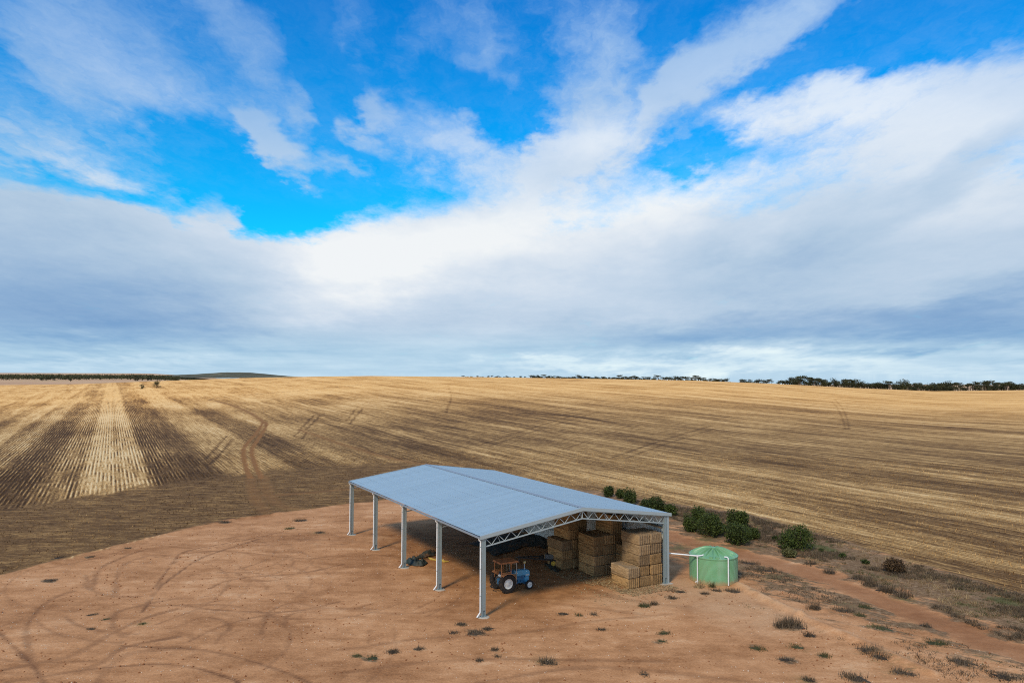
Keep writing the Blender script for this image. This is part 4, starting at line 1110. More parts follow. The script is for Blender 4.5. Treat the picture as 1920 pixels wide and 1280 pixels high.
for s_ in (-1, 1):
    dr = put('door', None, tractor, (1.0, s_ * .60, 0), (0, 0, s_ * R(30)))
    f_ = MB()
    for a, b in (((0, 0, .62), (0, 0, 2.24)), ((0, 0, 2.24), (-.50, 0, 2.24)), ((-.50, 0, 2.24), (-.42, 0, .95)), ((-.42, 0, .95), (-.12, 0, .60)), ((-.12, 0, .60), (0, 0, .62))): f_.bar(a, b, .035, .035)
    f_.build('door_frame', M['frame_white'], dr)
    f2 = MB(); f2.prism([(-.02, .66), (-.13, .64), (-.40, .98), (-.42, 1.38), (-.02, 1.38)], -.008, .008); f2.build('door_panel', M['tan'], dr)
    f3 = MB(); f3.prism([(-.02, 1.40), (-.44, 1.40), (-.48, 2.21), (-.02, 2.21)], -.004, .004); f3.build('door_glass', M['glass'], dr)
rb = MB(); rb.tube([(-.36, -.38, 1.32), (-.36, -.02, 1.32)], .10, 12); rb.build('rolled_bag', M['rim_white'], tractor, 40)
lk = MB()
for s_ in (-1, 1):
    lk.bar((-.35, s_ * .26, .55), (-1.05, s_ * .36, .42), .06, .08); lk.bar((-.45, s_ * .30, 1.02), (-.82, s_ * .33, .50), .035, .035)
lk.bar((-.42, 0, .48), (-1.12, 0, .40), .10, .06); lk.bar((-1.02, -.36, .42), (-1.02, .36, .42), .06, .06); lk.build('linkage', M['black'], tractor)

# ================================================================== trailer behind the tractor
tng = S(10.45, 12.45, 0); axp = S(12.75, 10.15, 0)
hx = (tng - axp); rz = math.atan2(hx.y, hx.x); LT = hx.length
trl = thing('farm_trailer', 'small dark trailer with yellow wheels and a drawbar in the shade behind the tractor', 'trailer', axp, rz)
fr = MB()
for s_ in (-1, 1): fr.bar((-1.5, s_ * .62, .62), (1.05, s_ * .62, .62), .08, .12); fr.bar((1.05, s_ * .62, .62), (LT, s_ * .05, .50), .08, .10)
for x in (-1.5, -.5, .5, 1.05): fr.bar((x, -.62, .62), (x, .62, .62), .07, .10)
fr.build('chassis', M['black'], trl)
dk = MB()
for k in range(6): dk.box((-1.52 + .0, -.68 + k * .228, .685), (1.1, -.68 + k * .228 + .215, .715))
dk.build('deck', M['black'], trl)
for (lo, hi) in (((-1.5, .63, .72), (.35, .67, 1.12)), ((-1.5, -.67, .72), (.35, -.63, 1.12)), ((-1.54, -.67, .72), (-1.50, .67, 1.12)), ((.36, -.67, .72), (.40, .67, 1.12))):
    sb = MB(); sb.box(lo, hi); sb.build('side_board', M['grey'], trl)
pk = MB(); pk.box((.42, .50, .72), (.50, .66, 1.12)); pk.build('timber_post', M['tan'], trl)
for s_ in (-1, 1): wheel_parts(trl, -.45, s_ * .90, .39, .20, .21, s_, 0, M['yellow'])
axl = MB(); axl.tube([(-.45, -.85, .39), (-.45, .85, .39)], .05, 8); axl.bar((-.45, -.5, .39), (-.45, -.5, .60), .08, .08); axl.bar((-.45, .5, .39), (-.45, .5, .60), .08, .08); axl.build('axle', M['black'], trl)
cp_ = MB(); cp_.tube([(LT, 0, .50), (LT + .22, 0, .50)], .05, 8); cp_.tube([(LT - .1, .0, .0), (LT - .1, 0, .66)], .035, 8); cp_.tube([(LT - .1, 0, .66), (LT - .1, .22, .70)], .015, 6); cp_.build('coupling', M['grey'], trl, 50)

# ================================================================== cloths on the shed floor
def cloth(name, pts_px, m, label, cat, seed, amp, res=.16, foldscale=1.4, lift=.03):
    pw = np.array([[*G(a, b).xy] for a, b in pts_px]); c = pw.mean(0)
    lo, hi = pw.min(0), pw.max(0); nx = int((hi[0] - lo[0]) / res) + 2; ny = int((hi[1] - lo[1]) / res) + 2
    gx, gy = np.meshgrid(np.linspace(lo[0], hi[0], nx), np.linspace(lo[1], hi[1], ny)); P = np.stack([gx.ravel(), gy.ravel()], 1)
    wv = (fbm(P[:, 0] * 1.2, P[:, 1] * 1.2, seed + 9, 3) - .45) * .5
    d = seg_dist(P, np.vstack([pw, pw[:1]])); d = np.where(inside(P, pw), d, -d) + wv
    fx = fbm(P[:, 0] * foldscale + .6 * P[:, 1], P[:, 1] * foldscale * .6, seed, 4); ridge = 1 - np.abs(2 * fx / .94 - 1)
    z = lift + amp * ridge ** 2.2 * np.clip(d / .5, .15, 1) + .02 * rng.random(len(P))
    keep = d > 0
    i = np.arange(ny - 1)[:, None] * nx + np.arange(nx - 1)[None, :]
    q = np.stack([i, i + 1, i + nx + 1, i + nx], -1).reshape(-1, 4); q = q[keep[q].all(1)]
    u, inv = np.unique(q, return_inverse=True); V = np.stack([P[u, 0] - c[0], P[u, 1] - c[1], z[u]], 1)
    o = put(name, raw_mesh(name, V, faces4=inv.reshape(-1, 4), m=m, smooth=True), None, (c[0], c[1], 0))
    sm = o.modifiers.new('thick', 'SOLIDIFY'); sm.thickness = .012
    return tag(o, label, cat)


cloth('shade_cloth', [(876, 1019), (900, 1012), (960, 998), (1018, 1004), (1030, 1014), (1026, 1030), (1012, 1026), (985, 1024), (962, 1034), (928, 1043), (906, 1032), (912, 1026), (890, 1023)], M['cloth'],
      'wide dark shade cloth sheet spread on the dirt floor at the shed back', 'tarp', 3, .07)
cloth('crumpled_tarpaulin', [(752, 1053), (764, 1050), (776, 1046), (790, 1052), (802, 1055), (796, 1063), (780, 1062), (764, 1058)], M['greencloth'],
      'crumpled dark green tarpaulin heaped beside the middle left column', 'tarp', 14, .55, .09, 2.6)
cloth('crumpled_tarpaulin', [(772, 1048), (790, 1040), (806, 1035), (817, 1034), (816, 1041), (800, 1045), (784, 1049)], M['cloth'],
      'narrow black tarpaulin bunched up between two left columns', 'tarp', 23, .50, .09, 2.6)
cloth('tarpaulin_scrap', [(1020, 1056), (1034, 1058), (1050, 1069), (1046, 1073), (1034, 1069), (1026, 1062)], M['greencloth'], 'dark scrap of tarpaulin trailing on the floor below the trailer wheel', 'tarp', 31, .30, .08, 2.6)
sa = [G(x, y) for x, y in ((803, 1046), (808, 1049), (815, 1050), (822, 1052), (828, 1051), (834, 1054), (841, 1053))]
sm_ = MB(); sm_.tube([(p - sa[0]) + Vector((0, 0, .06 + .03 * (k % 2))) for k, p in enumerate(sa)], [.05, .12, .07, .08, .14, .10, .05], 6)
o = sm_.build('strap', M['strap'], None, 60); o.location = sa[0]; tag(o, 'yellow strap lying crumpled on the dirt beside the fourth left column', 'strap')

# ================================================================== vegetation
def leaves(centres, size, flat=0.0, rg=None):
    """one small quad per centre, turned at random"""
    rg = rg or rng; n = len(centres); size = np.broadcast_to(size, n)
    a = rg.normal(size=(n, 3)); a[:, 2] *= (1 - flat); a /= np.linalg.norm(a, axis=1, keepdims=True)
    b = rg.normal(size=(n, 3)); b -= (b * a).sum(1, keepdims=True) * a; b /= np.linalg.norm(b, axis=1, keepdims=True)
    a = a * size[:, None] * .5; b = b * size[:, None] * .28
    V = np.stack([centres - a, centres + b, centres + a, centres - b], 1).reshape(-1, 3)
    return V, np.arange(4 * n).reshape(-1, 4)


def blob_points(n, lobes, rg, shell=.55, rag=.16):
    """points spread through a set of ellipsoid lobes (cx, cy, cz, rx, ry, rz), denser outside"""
    L = np.array(lobes); w = L[:, 3] * L[:, 4] * L[:, 5]; k = rg.choice(len(L), n, p=w / w.sum())
    d = rg.normal(size=(n, 3)); d /= np.linalg.norm(d, axis=1, keepdims=True)
    r = shell + (1 - shell) * rg.random(n) ** .6
    r *= 1 + rag * np.sin(d[:, 0] * 5 + k) * np.cos(d[:, 1] * 6 + 2 * k) + .10 * rg.normal(size=n)
    return L[k, :3] + d * L[k, 3:] * r[:, None], k


def bush_mesh(seed, r, h, n, m, leaf=.16):
    rg = np.random.default_rng(seed); lobes = [(0, 0, h * .46, r * .78, r * .78, h * .46)]
    for k in range(11):
        a = rg.random() * 2 * math.pi; q = r * rg.uniform(.30, .62); s_ = rg.uniform(.34, .52)
        lobes.append((q * math.cos(a), q * math.sin(a), h * rg.uniform(.22, .74), r * s_, r * s_, h * s_ * .7))
    c, k = blob_points(n, lobes, rg, .62, .30); c[:, 2] = np.maximum(c[:, 2], .03)
    V, F = leaves(c, leaf * rg.uniform(.6, 1.4, n), 0, rg)
    tone = np.clip(.36 + .26 * rg.normal(size=n) + .16 * (np.sin(k * 2.1)), 0, 1)
    me = raw_mesh('foliage', V, faces4=F, m=m, attrs=dict(tone=np.repeat(tone, 4)))
    # twiggy dark heart keeps the crown from being see-through
    return me


def heart_mesh(seed, r, h, m):
    rg = np.random.default_rng(seed); mb = MB()
    for k in range(9):
        a = rg.random() * 2 * math.pi; q = rg.uniform(.1, .55) * r
        p = Vector((q * math.cos(a), q * math.sin(a), h * rg.uniform(.45, .85)))
        mid = p * .5 + Vector((rg.normal() * .06, rg.normal() * .06, h * .05)); mb.tube([(0, 0, -.15), mid, p], [.06, .04, .012], 5)
    return mb.mesh('stems', m)


BUSHES = [  # px x, px y of the foot, radius m, height m, material, label
    (1140, 931, 1.0, 1.7, 0, 'small dark green bush peeping over the right roof slope, farthest behind the shed'),
    (1163, 934, .9, 1.5, 0, 'small round bush showing above the roof, second behind the shed'),
    (1182, 945, 1.35, 2.1, 0, 'dark green bush standing just above the right roof slope'),
    (1211, 958, 1.1, 1.7, 0, 'half hidden green bush left of the larger bush behind the roof corner'),
    (1231, 962, 1.55, 2.4, 0, 'broad green bush behind the right roof corner of the shed'),
    (1259, 967, 1.05, 1.7, 0, 'dark green bush beside the right roof corner of the shed'),
    (1287, 973, .62, .9, 1, 'little olive bush between the shed corner and the bush pair'),
    (1309, 982, 1.35, 2.2, 0, 'bush at the back of the clump of three behind the tank'),
    (1298, 996, 1.25, 1.7, 0, 'lower left bush of the clump of three behind the tank'),
    (1329, 1004, 1.95, 2.75, 0, 'large round dark green bush, front of the clump of three behind the tank'),
    (1352, 998, .85, 1.1, 0, 'low bush hugging the right side of the large round bush'),
    (1381, 990, 1.75, 2.3, 0, 'dark green bush at the back of the pair right of the tank'),
    (1388, 1020, 1.85, 2.35, 0, 'round dark green bush at the front of the pair right of the tank'),
    (1408, 1010, 1.0, 1.3, 0, 'small bush leaning on the right of the front bush of the pair'),
    (1495, 1029, 2.0, 2.75, 0, 'large lone dark green bush farthest right beside the stubble'),
    (1480, 1044, .85, .95, 1, 'small olive bush at the foot of the large lone bush'),
    (1453, 1012, .45, .5, 0, 'tiny dark shrub left of the large lone bush'), (1540, 1034, .35, .4, 0, 'tiny dark shrub just right of the large lone bush'),
    (1580, 1044, .5, .5, 0, 'low dark shrub on the scrubby strip right of the large lone bush'),
    (1622, 1056, .5, .45, 0, 'low dark shrub left of the rusty brown bush'),
    (1678, 1073, 1.2, 1.35, 2, 'rounded rusty brown bush on the scrubby strip by the stubble'),
]
bm_cache = {}
stems0 = heart_mesh(5, 1.0, 1.0, M['bark'])
for i, (x, y, r, h, kind, lab) in enumerate(BUSHES):
    p = G(x, y); p.z = tz(p.x, p.y)
    th = thing('bush', lab, 'bush', p, random.uniform(0, 6.28), 'bushes along the stubble edge')
    mm = (M['leaf_bush'], M['leaf_olive'], M['leaf_brown'])[kind]
    r *= .90; h *= .96
    n = int(1300 + 2100 * min(r, 2) ** 2 / 1.6)
    if r < .7: n = 500
    put('foliage', bush_mesh(100 + i, r, h, n, mm, .17 if r > .7 else .12), th)
    st_ = put('stem', stems0, th); st_.scale = (r, r, h)


# ---- gum trees along the far edge of the paddock
def gum_meshes(seed, h, w, kind):
    rg = np.random.default_rng(seed); lobes = []
    if kind == 0:      # umbrella crown on bare forked stems
        for k in range(6):
            a = rg.random() * 6.28; q = w * rg.uniform(.1, .42); lobes.append((q * math.cos(a), q * math.sin(a), h * rg.uniform(.74, .90), w * rg.uniform(.20, .32), w * rg.uniform(.20, .32), h * rg.uniform(.07, .12)))
        n = 420
    elif kind == 1:    # dense crown to near the ground
        for k in range(9):
            a = rg.random() * 6.28; q = w * rg.uniform(.05, .40); lobes.append((q * math.cos(a), q * math.sin(a), h * rg.uniform(.10, .80), w * rg.uniform(.22, .34), w * rg.uniform(.22, .34), h * rg.uniform(.14, .22)))
        n = 620
    else:              # low round mallee
        for k in range(6):
            a = rg.random() * 6.28; q = w * rg.uniform(.1, .38); lobes.append((q * math.cos(a), q * math.sin(a), h * rg.uniform(.25, .75), w * rg.uniform(.2, .3), w * rg.uniform(.2, .3), h * rg.uniform(.16, .25)))
        n = 420
    c, k = blob_points(n, lobes, rg, .45)
    V, F = leaves(c, rg.uniform(.45, .95, n), .2, rg)
    tone = np.clip(.30 + .25 * rg.normal(size=n) + .15 * np.sin(k * 1.7), 0, 1)
    crown = raw_mesh('crown', V, faces4=F, m=M['leaf_tree'], attrs=dict(tone=np.repeat(tone, 4)))
    mb = MB()
    for (cx, cy, cz, *_) in lobes[:5]:
        mb.tube([(rg.normal() * .1, rg.normal() * .1, -.6), (cx * .35, cy * .35, cz * .5), (cx, cy, cz)], [.20, .13, .05], 5, False)
    return crown, mb.mesh('trunk', M['bark'])


GUM = [gum_meshes(300 + k, (7.5, 8.5, 6.0)[k % 3], (7.0, 6.5, 5.5)[k % 3], k % 3) for k in range(9)]


def near(px):
    for lim, t in ((935, 'left end'), (1000, 'start of the thick row'), (1090, 'above the shed ridge'), (1180, 'left of the shed corner'), (1265, 'above the shed corner'), (1360, 'above the green tank'),
                   (1450, 'before the gap'), (1530, 'above the lone bush'), (1610, 'right of the lone bush'), (1690, 'above the brown bush'), (1770, 'past the brown bush'), (1850, 'near the right end')):
        if px < lim: return t
    return 'right end'


def gum(px, dist, size, kind, label, group, cat='tree', sink=0.0):
    v = px_dir(px, 700); k = dist / v.y; x, y = v.x * k, dist
    th = thing('gum_tree', label, cat, (x, y, tz(x, y) - sink), random.uniform(0, 6.28), group)
    ks = [q for q in range(9) if q % 3 == kind]; c, t = GUM[random.choice(ks)]
    a = put('crown', c, th); b = put('trunk', t, th); wide = 1.45 if px > 860 and size < 1 else 1.1; th.scale = (size * wide, size * wide, size * (random.uniform(.72, .98) if wide > 1.2 else random.uniform(.86, 1.1)))
    return th


GR = 'gum trees lined up beyond the far edge of the paddock'
LABK = ['flat topped gum tree in the far paddock row', 'dense dark gum tree in the far paddock row', 'low round gum tree in the far paddock row']
LABM = ['small flat topped gum tree on the paddock crest', 'small dense gum tree on the paddock crest', 'small round gum tree on the paddock crest']
x = 868.0
while x < 1935:
    d = float(np.interp(x, CR_X, CR_D)); gapf = 1.0
    if 1365 < x < 1385 or 1447 < x < 1456: x += 7; continue
    if x < 985:
        s_ = random.uniform(.32, .55); step = random.uniform(4, 12)
    elif x < 1460:
        s_ = random.uniform(.48, .72) if x < 1180 else random.uniform(.6, .95); step = random.uniform(2.6, 4.0) if x < 1180 else random.uniform(3.6, 6.0)
    else:
        s_ = random.uniform(1.0, 1.4); step = random.uniform(3.5, 5.6)
    kind = random.choices([0, 1, 2], [.06, .60, .34] if x < 1200 else [.20, .52, .28])[0]
    mid_ = .43 if x < 985 else .60 if x < 1180 else .77 if x < 1460 else 1.2
    lb = (LABM if x < 1200 else LABK)[kind]
    lb = ('taller ' if s_ > mid_ else 'shorter ') + lb.replace('small ', '')
    gum(x, d + random.uniform(8, 40), s_, kind, lb + ', ' + near(x), GR, sink=.55 if x < 1460 else .2)
    x += step
for k in range(38):                        # deeper belt on the right
    x = random.uniform(1470, 1935); d = 820 + random.uniform(60, 150); kind = random.choices([0, 1, 2], [.45, .35, .2])[0]
    gum(x, d, random.uniform(1.35, 1.85), kind, 'tall ' + LABK[kind].replace('in the', 'behind the') + ', ' + near(x), GR)
for k, (x, d, s_) in enumerate([(1590, 940, 1.35), (1641, 990, 1.5), (1868, 960, 1.7), (1886, 955, 1.7), (1755, 930, 1.5), (1305, 870, 1.05), (1160, 870, 1.0)]):
    gum(x, d, s_, 0, 'tallest ' + LABK[0].replace('in the', 'rising behind the') + ', ' + near(x), GR)
# lone trees on the left
gum(267, 640, .62, 1, 'lone dark tree standing in the left stubble, left of the pair', 'lone trees in the left stubble')
gum(295, 640, .85, 1, 'larger lone dark tree standing in the left stubble, right of the pair', 'lone trees in the left stubble')
for x, d, s_ in ((133, 1330, 1.1), (254, 1330, .9), (258, 1350, 1.0), (268, 1340, .8), (277, 1360, .9), (284, 1350, .8), (311, 1345, .8), (331, 1250, .9), (359, 1150, .9), (364, 1160, .8), (372, 1150, .7), (79, 1500, 1.2), (88, 1500, 1.1), (102, 1520, 1.0)):
    gum(x, d, s_, random.choice((1, 2)), 'small dark tree in the fallow land, ' + ('one of three by the woodland' if x < 110 else 'alone right of the woodland trio' if x < 200 else 'in the little clump past the stubble end' if x < 290 else 'alone between clump and hill' if x < 340 else 'in the trio below the far hill'), 'scattered trees past the left end of the stubble')


# ---- far-off wood on the left horizon, and the low hill beside it
def wood(name, x0, x1, d0, d1, n, hh):
    rg = np.random.default_rng(77 + n); pxs = rg.uniform(x0, x1, n); ds = rg.uniform(d0, d1, n)
    dirs = np.array([px_dir(a, 700) for a in pxs]); X = dirs[:, 0] / dirs[:, 1] * ds
    Z = terrain(X, ds); per = 22
    hgt = hh * rg.uniform(.7, 1.25, n)
    cx = np.repeat(X, per) + rg.normal(size=n * per) * 2.6; cy = np.repeat(ds, per) + rg.normal(size=n * per) * 2.6
    cz = np.repeat(Z, per) + np.repeat(hgt, per) * np.clip(.62 + .22 * rg.normal(size=n * per), .05, 1.1)
    V, F = leaves(np.stack([cx, cy, cz], 1), rg.uniform(2.2, 4.2, n * per), .2, rg)
    tone = np.clip(np.repeat(rg.random(n), per) * .6 + .2 * rg.normal(size=n * per), 0, 1)
    o = put(name, raw_mesh(name, V, faces4=F, m=M['leaf_tree'], attrs=dict(tone=np.repeat(tone, 4)))); o['kind'] = 'stuff'
    return o


o = wood('woodland', -420, 335, 1600, 2500, 2400, 9.0); o['label'] = 'dark band of woodland on the left horizon'
o = wood('scrubland', 270, 430, 2600, 3300, 500, 6.0); o['label'] = 'thin belt of scrub at the foot of the far hill'
hillm, hg, hb_ = mat('scrubby_hillside', .95, 0, .1)
hp = hg.node('ShaderNodeNewGeometry').outputs['Position']
hn_ = hg.noise(hg.vm('MULTIPLY', hp, (.012, .004, .03)), 1.0, 6, .7)
hg.put(hb_.inputs['Base Color'], hg.ramp(hn_, [(.35, (.065, .066, .044)), (.55, (.115, .108, .068)), (.7, (.22, .185, .11))]))
hd0 = px_dir(437, 700); hd0 = hd0 / hd0.y; HY = 5200
xs = np.linspace(-950, 1000, 90); yy = np.linspace(-700, 700, 24); gx, gy = np.meshgrid(xs, yy)
prof = 25 * np.exp(-((gx + 10) / 230.) ** 2) + 15 * np.exp(-((gx - 190) / 210.) ** 2) + 16 * np.exp(-((gx + 360) / 330.) ** 2)
gz = (prof * np.exp(-(gy / 380) ** 2)) * (1 + .10 * (fbm(gx * .012, gy * .012, 5, 4) - .45)) + 4 * (fbm(gx * .03, gy * .03, 6, 3) - .45) - 16
V = np.stack([gx.ravel() + hd0.x * HY, gy.ravel() + HY, gz.ravel()], 1); nx = len(xs)
i_ = np.arange(len(yy) - 1)[:, None] * nx + np.arange(nx - 1)[None, :]
o = put('hill', raw_mesh('hill', V, faces4=np.stack([i_, i_ + 1, i_ + nx + 1, i_ + nx], -1).reshape(-1, 4), m=hillm, smooth=True)); o['kind'] = 'structure'


# ---- blades: weeds, dry grass, stubble
def blades(base, h, w, lean, rg, m, name, tone):
    """one thin triangle per base point"""
    n = len(base); a = rg.uniform(0, 2 * np.pi, n); wd = np.stack([np.cos(a), np.sin(a), np.zeros(n)], 1) * (w * .5)[:, None]
    b = rg.uniform(0, 2 * np.pi, n); tip = base + np.stack([np.cos(b) * lean * h, np.sin(b) * lean * h, h], 1)
    V = np.stack([base - wd, base + wd, tip], 1).reshape(-1, 3)
    return raw_mesh(name, V, faces3=np.arange(3 * n).reshape(-1, 3), m=m, attrs=dict(tone=np.repeat(tone, 3)))


def weed_mesh(seed, r, h, n, m, elong=1.0):
    rg = np.random.default_rng(seed); nc = max(3, int(r * 6)); cc = rg.normal(size=(nc, 2)) * np.array([r * .22 * elong, r * .20])
    k = rg.integers(0, nc, n); p = cc[k] + np.clip(rg.normal(size=(n, 2)), -2, 2) * (.09 + .20 * r)
    base = np.column_stack([p, np.full(n, -.03)])
    hh = h * rg.uniform(.2, 1.25, n) ** 1.3 * 1.1
    me = blades(base, hh, rg.uniform(.02, .05, n), rg.uniform(.1, .75, n), rg, m, 'weed', np.clip(.4 + .28 * rg.normal(size=n), 0, 1))
    # matted dead litter at the foot of the clump
    bm = bmesh.new(); bm.from_mesh(me); nv = 22; ring = []
    c0 = bm.verts.new((0, 0, .05 + .04 * r))
    for q in range(nv):
        a = 2 * math.pi * q / nv; rr = r * rg.uniform(.30, .75); ring.append(bm.verts.new((rr * math.cos(a) * elong, rr * math.sin(a) * .9, -.02)))
    for q in range(nv): bm.faces.new((c0, ring[q], ring[(q + 1) % nv]))
    bm.to_mesh(me); bm.free(); return me


WEEDS = [   # px x, px y, radius, height, material key, elongation, label
    (1026, 1243, .75, .42, 'weed_dark', 1, 'dark spiky weed clump alone on the dirt at the bottom centre'),
    (893, 1186, .85, .26, 'weed_dark', 1.5, 'patch of grey weeds just in front of the nearest corner column'),
    (915, 1178, .6, .24, 'weed_dark', 1.5, 'grey weeds right beside the foot of the nearest corner column'), (866, 1170, .45, .2, 'weed_dark', 1.6, 'thin grey weeds left of the foot of the nearest corner column'),
    (850, 1186, .4, .2, 'weed_dark', 1.3, 'small grey weed tuft left of the patch below the nearest corner column'),
    (735, 1220, .55, .25, 'weed_dark', 1.2, 'dark weed tuft with a ragged top left of the bottom centre'), (785, 1216, .5, .22, 'weed_dark', 1.1, 'brown weed tuft right of the ragged dark tuft'),
    (698, 1233, .6, .16, 'weed_green', 1.4, 'flat greenish weeds left of the ragged dark tuft'), (668, 1228, .3, .2, 'weed_green', 1, 'small green weed leftmost in the weeds below the shed columns'),
    (928, 1218, .3, .2, 'weed_dark', 1, 'small dark weed above the pair near the bottom centre'), (898, 1239, .32, .2, 'weed_dark', 1.3, 'small dark weed lower left of the spiky clump'), (932, 1231, .2, .16, 'weed_dark', 1, 'tiny dark weed left of the spiky clump'),
    (1114, 1152, .4, .2, 'weed_dark', 1.4, 'grey weed in front of the bale stack, leftmost'), (1086, 1153, .28, .2, 'weed_green', 1, 'green weed in front of the shed opening'), (1054, 1150, .5, .14, 'weed_dark', 1.6, 'low flat weed in front of the shed opening'),
    (1128, 1180, .4, .2, 'weed_dark', 1.4, 'grey weed below the bale stack on open dirt'), (1245, 1187, .5, .22, 'weed_green', 1.4, 'green weed on open dirt below the corner of the shed'), (1240, 1202, .5, .14, 'weed_green', 1.5, 'flat green weed below the green weed on open dirt'),
    (1208, 1264, .42, .2, 'weed_dark', 1.4, 'dark weed near the bottom edge right of centre'), (1207, 1136, .7, .34, 'weed_green', 1.3, 'green and brown weed below the front bale stack'), (1225, 1132, .4, .36, 'weed_dark', 1, 'upright dark weed below the corner wall column'),
    (1262, 1121, .55, .26, 'weed_dark', 1.2, 'dark weed between the shed corner and the tank'), (1276, 1109, .65, .24, 'weed_dark', 1.4, 'broad dark weed left of the tank foot'),
    (1313, 1100, .45, .7, 'weed_tan', 1, 'tall dry grass against the left front of the tank'), (1335, 1100, .28, .55, 'weed_green', 1, 'green seedling against the middle of the tank'), (1345, 1107, .6, .25, 'weed_dark', 1.4, 'grey weeds at the foot of the tank, right of the seedling'),
    (1375, 1108, .8, .3, 'weed_dark', 1.4, 'grey weeds at the right foot of the tank'), (1320, 1112, .5, .22, 'weed_dark', 1.4, 'grey weeds in front of the tall dry grass'),
    (1487, 1172, 1.3, .75, 'weed_dark', 1.3, 'big brown brush clump below the tank on the right'), (1463, 1174, .6, .6, 'weed_dark', 1, 'brown brush clump left of the biggest brush clump'), (1530, 1140, .7, .65, 'weed_dark', 1.2, 'twiggy brown clump above the biggest brush clump'),
    (1582, 1144, .9, .4, 'weed_dark', 1.4, 'brown weeds right of the twiggy brown clump'), (1620, 1137, .8, .28, 'weed_green', 1.8, 'flat green weed patch on the bare track edge'), (1612, 1153, .6, .25, 'weed_green', 1.5, 'green weed below the flat green patch'),
    (1608, 1085, .9, .55, 'weed_dark', 1.4, 'dark brush at the upper end of the brush row'), (1635, 1096, 1.0, .6, 'weed_dark', 1.5, 'dark brush in the middle of the brush row'), (1664, 1107, 1.0, .7, 'weed_dark', 1.3, 'dark brush near the lower end of the brush row'), (1690, 1117, .9, .8, 'weed_dark', 1.1, 'tallest dark brush ending the brush row'),
    (1555, 1072, .7, .4, 'weed_dark', 1.3, 'brown brush above the track opposite the brush row'), (1520, 1056, .8, .45, 'weed_dark', 1.4, 'brown brush right of the small olive bush'), (1430, 1068, 1.0, .35, 'weed_dark', 1.8, 'dark weeds on the track verge right of the tank'), (1400, 1055, .9, .3, 'weed_dark', 1.7, 'dark weeds just right of the tank top'),
    (1520, 1190, .6, .3, 'weed_dark', 1.5, 'dark low weed below the biggest brush clump'), (1655, 1178, .9, .2, 'weed_green', 1.9, 'low green weed line on the right dirt'), (1735, 1172, .5, .25, 'weed_dark', 1.3, 'dark weed beside the low green weed line'), (1755, 1205, .9, .28, 'weed_green', 1.7, 'green weed patch at the right below the track'),
    (1630, 1218, 1.1, .42, 'weed_dark', 1.4, 'brown brush low on the right slope'), (1650, 1232, .9, .4, 'weed_dark', 1.4, 'brown brush beneath the other brush low on the right slope'), (1545, 1228, .5, .3, 'weed_green', 1.2, 'round green weed at the lower right'), (1475, 1236, .7, .2, 'weed_dark', 1.5, 'flat dark weed left of the round green weed'),
    (1610, 1272, 1.0, .4, 'weed_dark', 1.4, 'dark weed clump cut by the bottom edge on the right'), (1518, 1276, .5, .3, 'weed_dark', 1.2, 'dark weed at the bottom edge right of centre'), (1420, 1215, .6, .25, 'weed_green', 1.3, 'ragged green weed left at the lower right'), (1495, 1212, .6, .2, 'weed_green', 1.4, 'sparse green weed above the flat dark weed'),
    (1800, 1240, 1.0, .35, 'weed_dark', 1.6, 'dark weeds above the lower right corner'), (1880, 1268, 1.1, .3, 'weed_dark', 1.5, 'grey weeds in the lower right corner'), (1700, 1262, .9, .3, 'weed_dark', 1.4, 'grey weeds near the bottom edge far right'),
    (565, 976, .9, .3, 'weed_dark', 1.8, 'dark weeds along the left pad edge nearest the columns'), (420, 979, 1.0, .3, 'weed_dark', 2.0, 'dark weeds along the curved left edge of the pad'), (545, 990, .7, .25, 'weed_green', 1.4, 'weeds just inside the pad left of the far column'), (600, 998, .6, .2, 'weed_dark', 1.6, 'small dark weed on the pad left of the far column'),
    (110, 1046, .8, .18, 'weed_dark', 1.8, 'low dark weeds on the far left pad edge'), (95, 1087, .7, .16, 'weed_dark', 2.0, 'low dark weed line on the far left of the pad'), (240, 1028, .4, .15, 'weed_dark', 1.6, 'small dark weed on the left pad near its edge'), (170, 1044, .4, .15, 'weed_dark', 1.6, 'small dark weed left of the other near the left pad edge'),
    (169, 1152, .35, .12, 'weed_dark', 1.8, 'small dark weed on the open left pad, upper'), (198, 1160, .3, .12, 'weed_green', 1.6, 'small green weed on the open left pad, middle'), (171, 1179, .3, .12, 'weed_dark', 1.6, 'small dark weed on the open left pad, lower'), (268, 1169, .22, .14, 'weed_green', 1, 'tiny green weed right of the small weeds on the left pad'),
]
for i, (x, y, r, h, mk, el_, lab) in enumerate(WEEDS):
    p = G(x, y); p.z = tz(p.x, p.y)
    rz_ = math.atan2(p.x, p.y) * -1 + random.uniform(-.3, .3)
    h *= .85; n = int(110 + 220 * r * r)
    o = put('weed', weed_mesh(500 + i, r, h, n, M[mk], el_), None, p, (0, 0, rz_)); tag(o, lab, 'weed', 'weed clumps growing on the bare dirt')


_sc = GROUND_SCRUB.copy()
for (x, y, r, *_q) in WEEDS:
    p = G(x, y); k = np.where((np.abs(GROUND_XY[:, 0] - p.x) < 4) & (np.abs(GROUND_XY[:, 1] - p.y) < 4))[0]
    dd = np.hypot(GROUND_XY[k, 0] - p.x, (GROUND_XY[k, 1] - p.y) * 1.1); _sc[k] = np.maximum(_sc[k], .80 * np.exp(-(dd / (r * 1.15 + .15)) ** 2))
ground.data.attributes['scrub'].data.foreach_set('value', _sc.astype(np.float32))


def region_scatter(n, poly_px, seed):
    rg = np.random.default_rng(seed); pw = poly_w(poly_px); lo, hi = pw.min(0), pw.max(0); out = np.zeros((0, 2))
    while len(out) < n:
        q = rg.uniform(lo, hi, (n * 3, 2)); out = np.vstack([out, q[inside(q, pw)]])
    return out[:n], rg


